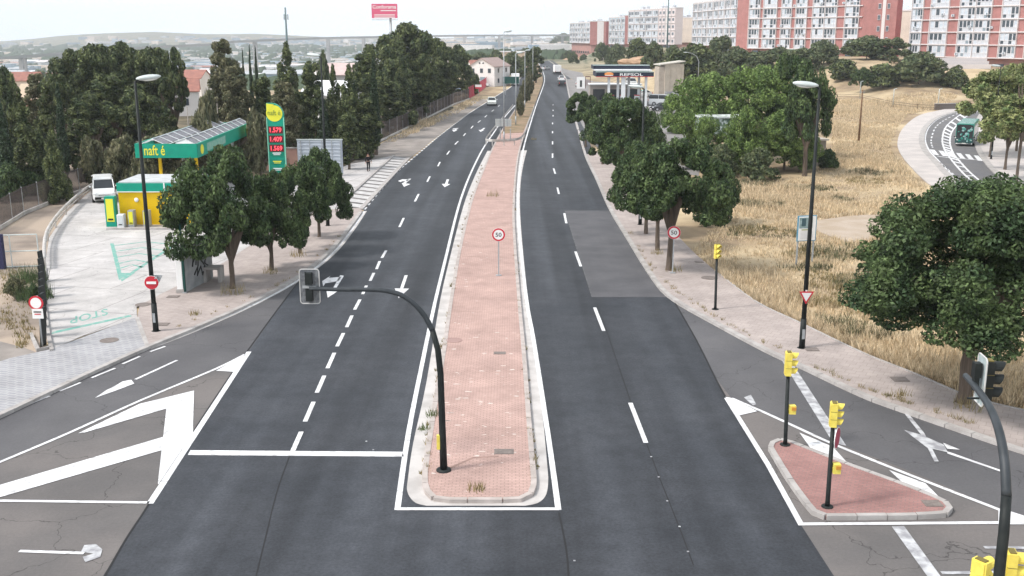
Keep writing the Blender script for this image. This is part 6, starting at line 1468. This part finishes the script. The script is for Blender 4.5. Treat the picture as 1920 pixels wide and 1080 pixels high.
vehicle('van','white van standing on the lot left of the yellow kiosk',at(196,374),R(22),pw,'van',.97)
vehicle('van','green topped vehicle parked behind the white van',at(209,350),R(24),pg,'van',.9,name='van')
vehicle('car','pale car coming towards the viewer on the left carriageway',at(922,197),R(2),paint('paint_pale',(.62,.65,.62)),'car',name='car')
vehicle('car','dark car driving away on the right carriageway',at(1053,161),R(182),pb,name='car')
vehicle('car','white car just beyond the dark one on the right carriageway',at(1052.5,152),R(182),pw,name='car')
vehicle('truck','small white box truck farther up the right carriageway',at(1044,139),R(185),pb,'truck')
vehicle('car','pale car at the far bend of the right carriageway',at(1023,131),R(150),ps,name='car')
vehicle('truck','white truck coming down the left carriageway',at(966,160),R(0),pw,'truck')
vehicle('car','grey car in the outer lane beside the white truck',at(990,159),R(0),ps,name='car')
vehicle('car','dark car in the queue beyond the white truck',at(977,141),R(2),pb,name='car')
vehicle('car','white car left of the far queue',at(957,128),R(-30),pw,name='car')
vehicle('car','second pale car in the far queue',at(963,132),R(-25),ps,name='car')
vehicle('car','black car parked nearest beside the white van at the stone tower',at(1242,208),R(-75),pb)
vehicle('van','long white van parked at the foot of the stone tower',at(1242,198),R(80),pw,'van',1.12)
vehicle('car','white and green car waiting by the price board',at(1086,162),R(175),pw,roof=pg,name='car')
vehicle('car','blue grey car under the dark canopy',at(1183,168),R(10),pbl,name='car')
vehicle('van','pale van behind the middle pump of the dark canopy',at(1184,160),R(10),ps,'van')
vehicle('car','green white car at the right side under the dark canopy',at(1204,182),R(-60),pw,roof=pg,name='car')
vehicle('car','dark car parked half hidden by the dark fence of the roadside wood',at(858,172),R(20),pbl)
vehicle('car','white car parked by the red fence',at(903,163),R(70),pw)
vehicle('car','white car parked on the left plain beyond the dark pine',TD(18,420),R(60),pw)
b=vehicle('bus','teal and black bus coming down the side road',at(1812,268),R(-27),pt,'bus',.86,roof=paint('paint_teal',(.02,.20,.16)))
# bus windscreen: teal wrap spots, and reflections painted on as pale blobs
mb=MB(); mb.box((0,-5.47,2.0),(2.2,.05,1.75),mi=1)
rr=random.Random(2)
for i in range(34): mb.ell((rr.uniform(-.9,.9),-5.5,rr.uniform(.7,2.7)),(rr.uniform(.06,.22),.03,rr.uniform(.05,.2)),8,5,mi=rr.choice([0,2,2,3]))
mb.make('windscreen',[M('teal',(.02,.20,.16),rough=.3),m_dkglass,M('painted_glare',(.25,.42,.42),rough=.3),M('pale_teal',(.06,.28,.24))],b)
mb=MB(); mb.box((0,-5.5,2.85),(1.5,.06,.28)); mb.make('destination_display',m_dkglass,b); mb=MB(); mb.box((0,-5.52,.38),(2.1,.08,.13)); mb.make('bumper_trim',m_signwhite,b)
mb=MB()
for s_ in(-1,1): mb.box((s_*1.1,-5.5,2.2),(.09,.06,1.7))
mb.box((0,-5.5,3.0),(2.1,.06,.08)); mb.make('screen_frame',MATS['paint_teal'],b)
# ---------------- walking person ----------------
p=G(691,321,.02); p.z=.12 if False else .02
def skin_body(name,verts,edges,radii,mat,parent,sub=2):
    me=bpy.data.meshes.new(name); me.from_pydata(verts,edges,[]); o=bpy.data.objects.new(name,me); sc.collection.objects.link(o)
    sk=o.modifiers.new('s','SKIN'); 
    for i,r_ in enumerate(radii): me.skin_vertices[0].data[i].radius=(r_ if hasattr(r_,'__len__') else (r_,r_))
    me.skin_vertices[0].data[0].use_root=True
    ss=o.modifiers.new('u','SUBSURF'); ss.levels=sub; ss.render_levels=sub
    bpy.context.view_layer.update(); dg=bpy.context.evaluated_depsgraph_get(); m2=bpy.data.meshes.new_from_object(o.evaluated_get(dg)); bpy.data.objects.remove(o)
    m2.name=name; m2.materials.clear(); m2.materials.append(mat)
    for q in m2.polygons: q.use_smooth=True; q.material_index=0
    o=bpy.data.objects.new(name,m2); sc.collection.objects.link(o); o.parent=parent; return o
m_skin=M('skin',(.38,.22,.16),rough=.6); m_dkc=M('dark_clothes',(.012,.011,.014),rough=.9,col2=(.02,.018,.02),scale=8); m_hair=M('hair',(.02,.015,.012),rough=.7)
t=thing('person','person in dark clothes walking on the pale pavement near the red round sign','person',p,R(20))
V_=[(0,0,.95),(0,0,1.12),(0,0,1.32),(0,0,1.45),(0,-.01,1.53),(0,-.02,1.64),(0,-.02,1.72),
    (-.18,0,1.42),(-.24,.04,1.15),(-.27,-.04,.92),(-.28,-.07,.82),(.18,0,1.42),(.25,-.06,1.16),(.27,-.18,.95),(.27,-.23,.86),
    (-.10,0,.88),(-.11,-.10,.50),(-.11,-.02,.09),(-.11,-.16,.04),(.10,0,.88),(.11,.04,.50),(.11,.22,.12),(.11,.10,.05)]
E_=[(0,1),(1,2),(2,3),(3,4),(4,5),(5,6),(3,7),(7,8),(8,9),(9,10),(3,11),(11,12),(12,13),(13,14),(0,15),(15,16),(16,17),(17,18),(0,19),(19,20),(20,21),(21,22)]
Rr=[(.16,.11),(.14,.10),(.17,.11),(.12,.09),.055,.09,.075,.065,.048,.036,.04,.065,.048,.036,.04,.09,.062,.042,.04,.09,.062,.042,.04]
skin_body('body',V_,E_,Rr,m_skin,t)
cl=[0,1,2,3,7,8,9,11,12,13]
def sub_(ids,sc_):
    mp_={v:i for i,v in enumerate(ids)}; return [V_[v] for v in ids],[(mp_[a],mp_[b]) for a,b in E_ if a in mp_ and b in mp_],[tuple(x*sc_ for x in Rr[v]) if hasattr(Rr[v],'__len__') else Rr[v]*sc_ for v in ids]
a_,b_,c_=sub_([0,1,2,3,7,8,9,11,12,13],1.25); skin_body('jacket',a_,b_,c_,m_dkc,t)
a_,b_,c_=sub_([0,15,16,17,19,20,21],1.2); skin_body('trousers',a_,b_,c_,m_dkc,t)
for x,y,z in((-.11,-.10,.05),(.11,.16,.06)): MB().ell((x,y,z),(.055,.14,.055)).make('shoe',m_hair,t,True)
MB().ell((0,.02,1.70),(.118,.128,.115),12,8).make('hair',m_hair,t,True)
mb=MB(); mb.ell((-.035,-.105,1.66),(.014,.01,.01),6,4); mb.ell((.035,-.105,1.66),(.014,.01,.01),6,4); mb.make('eyes',m_signblack,t)
mb=MB(); mb.ell((0,-.12,1.63),(.016,.02,.026),6,4); mb.ell((-.1,-.02,1.64),(.015,.02,.03),6,4); mb.ell((.1,-.02,1.64),(.015,.02,.03),6,4); mb.make('nose_and_ears',m_skin,t)
MB().ell((0,-.108,1.59),(.028,.01,.007),6,4).make('mouth',M('lips',(.3,.1,.09)),t)
for sx,hx,hy,hz in((-1,-.285,-.08,.79),(1,.27,-.25,.83)):
    for i,(ln_) in enumerate((.075,.085,.09,.08)):
        yy=hy-.03+i*.02; MB().tube([(hx,yy,hz),(hx-sx*.004,yy-.005,hz-ln_*.6),(hx-sx*.02,yy-.005,hz-ln_)],[.011,.010,.008],6).make('finger',m_skin,t,True)
    MB().tube([(hx,hy-.04,hz+.03),(hx-sx*.02,hy-.065,hz),(hx-sx*.03,hy-.07,hz-.03)],[.012,.011,.009],6).make('thumb',m_skin,t,True)
# ---------------- haze ----------------
HAZE=True
if HAZE:
    mb=MB(); mb.box((0,2300,40),(14000,5800,180)); hz=mb.make('haze',bpy.data.materials.new('haze_air')); struct(hz,'stuff','thin pale summer haze over the whole place','haze')
    m=hz.data.materials[0]; m.use_nodes=True; n=m.node_tree; n.nodes.clear(); o=n.nodes.new('ShaderNodeOutputMaterial'); v=n.nodes.new('ShaderNodeVolumePrincipled'); v.inputs['Color'].default_value=(.90,.94,1,1); v.inputs['Density'].default_value=.00022; v.inputs['Anisotropy'].default_value=.2; n.links.new(v.outputs[0],o.inputs['Volume'])
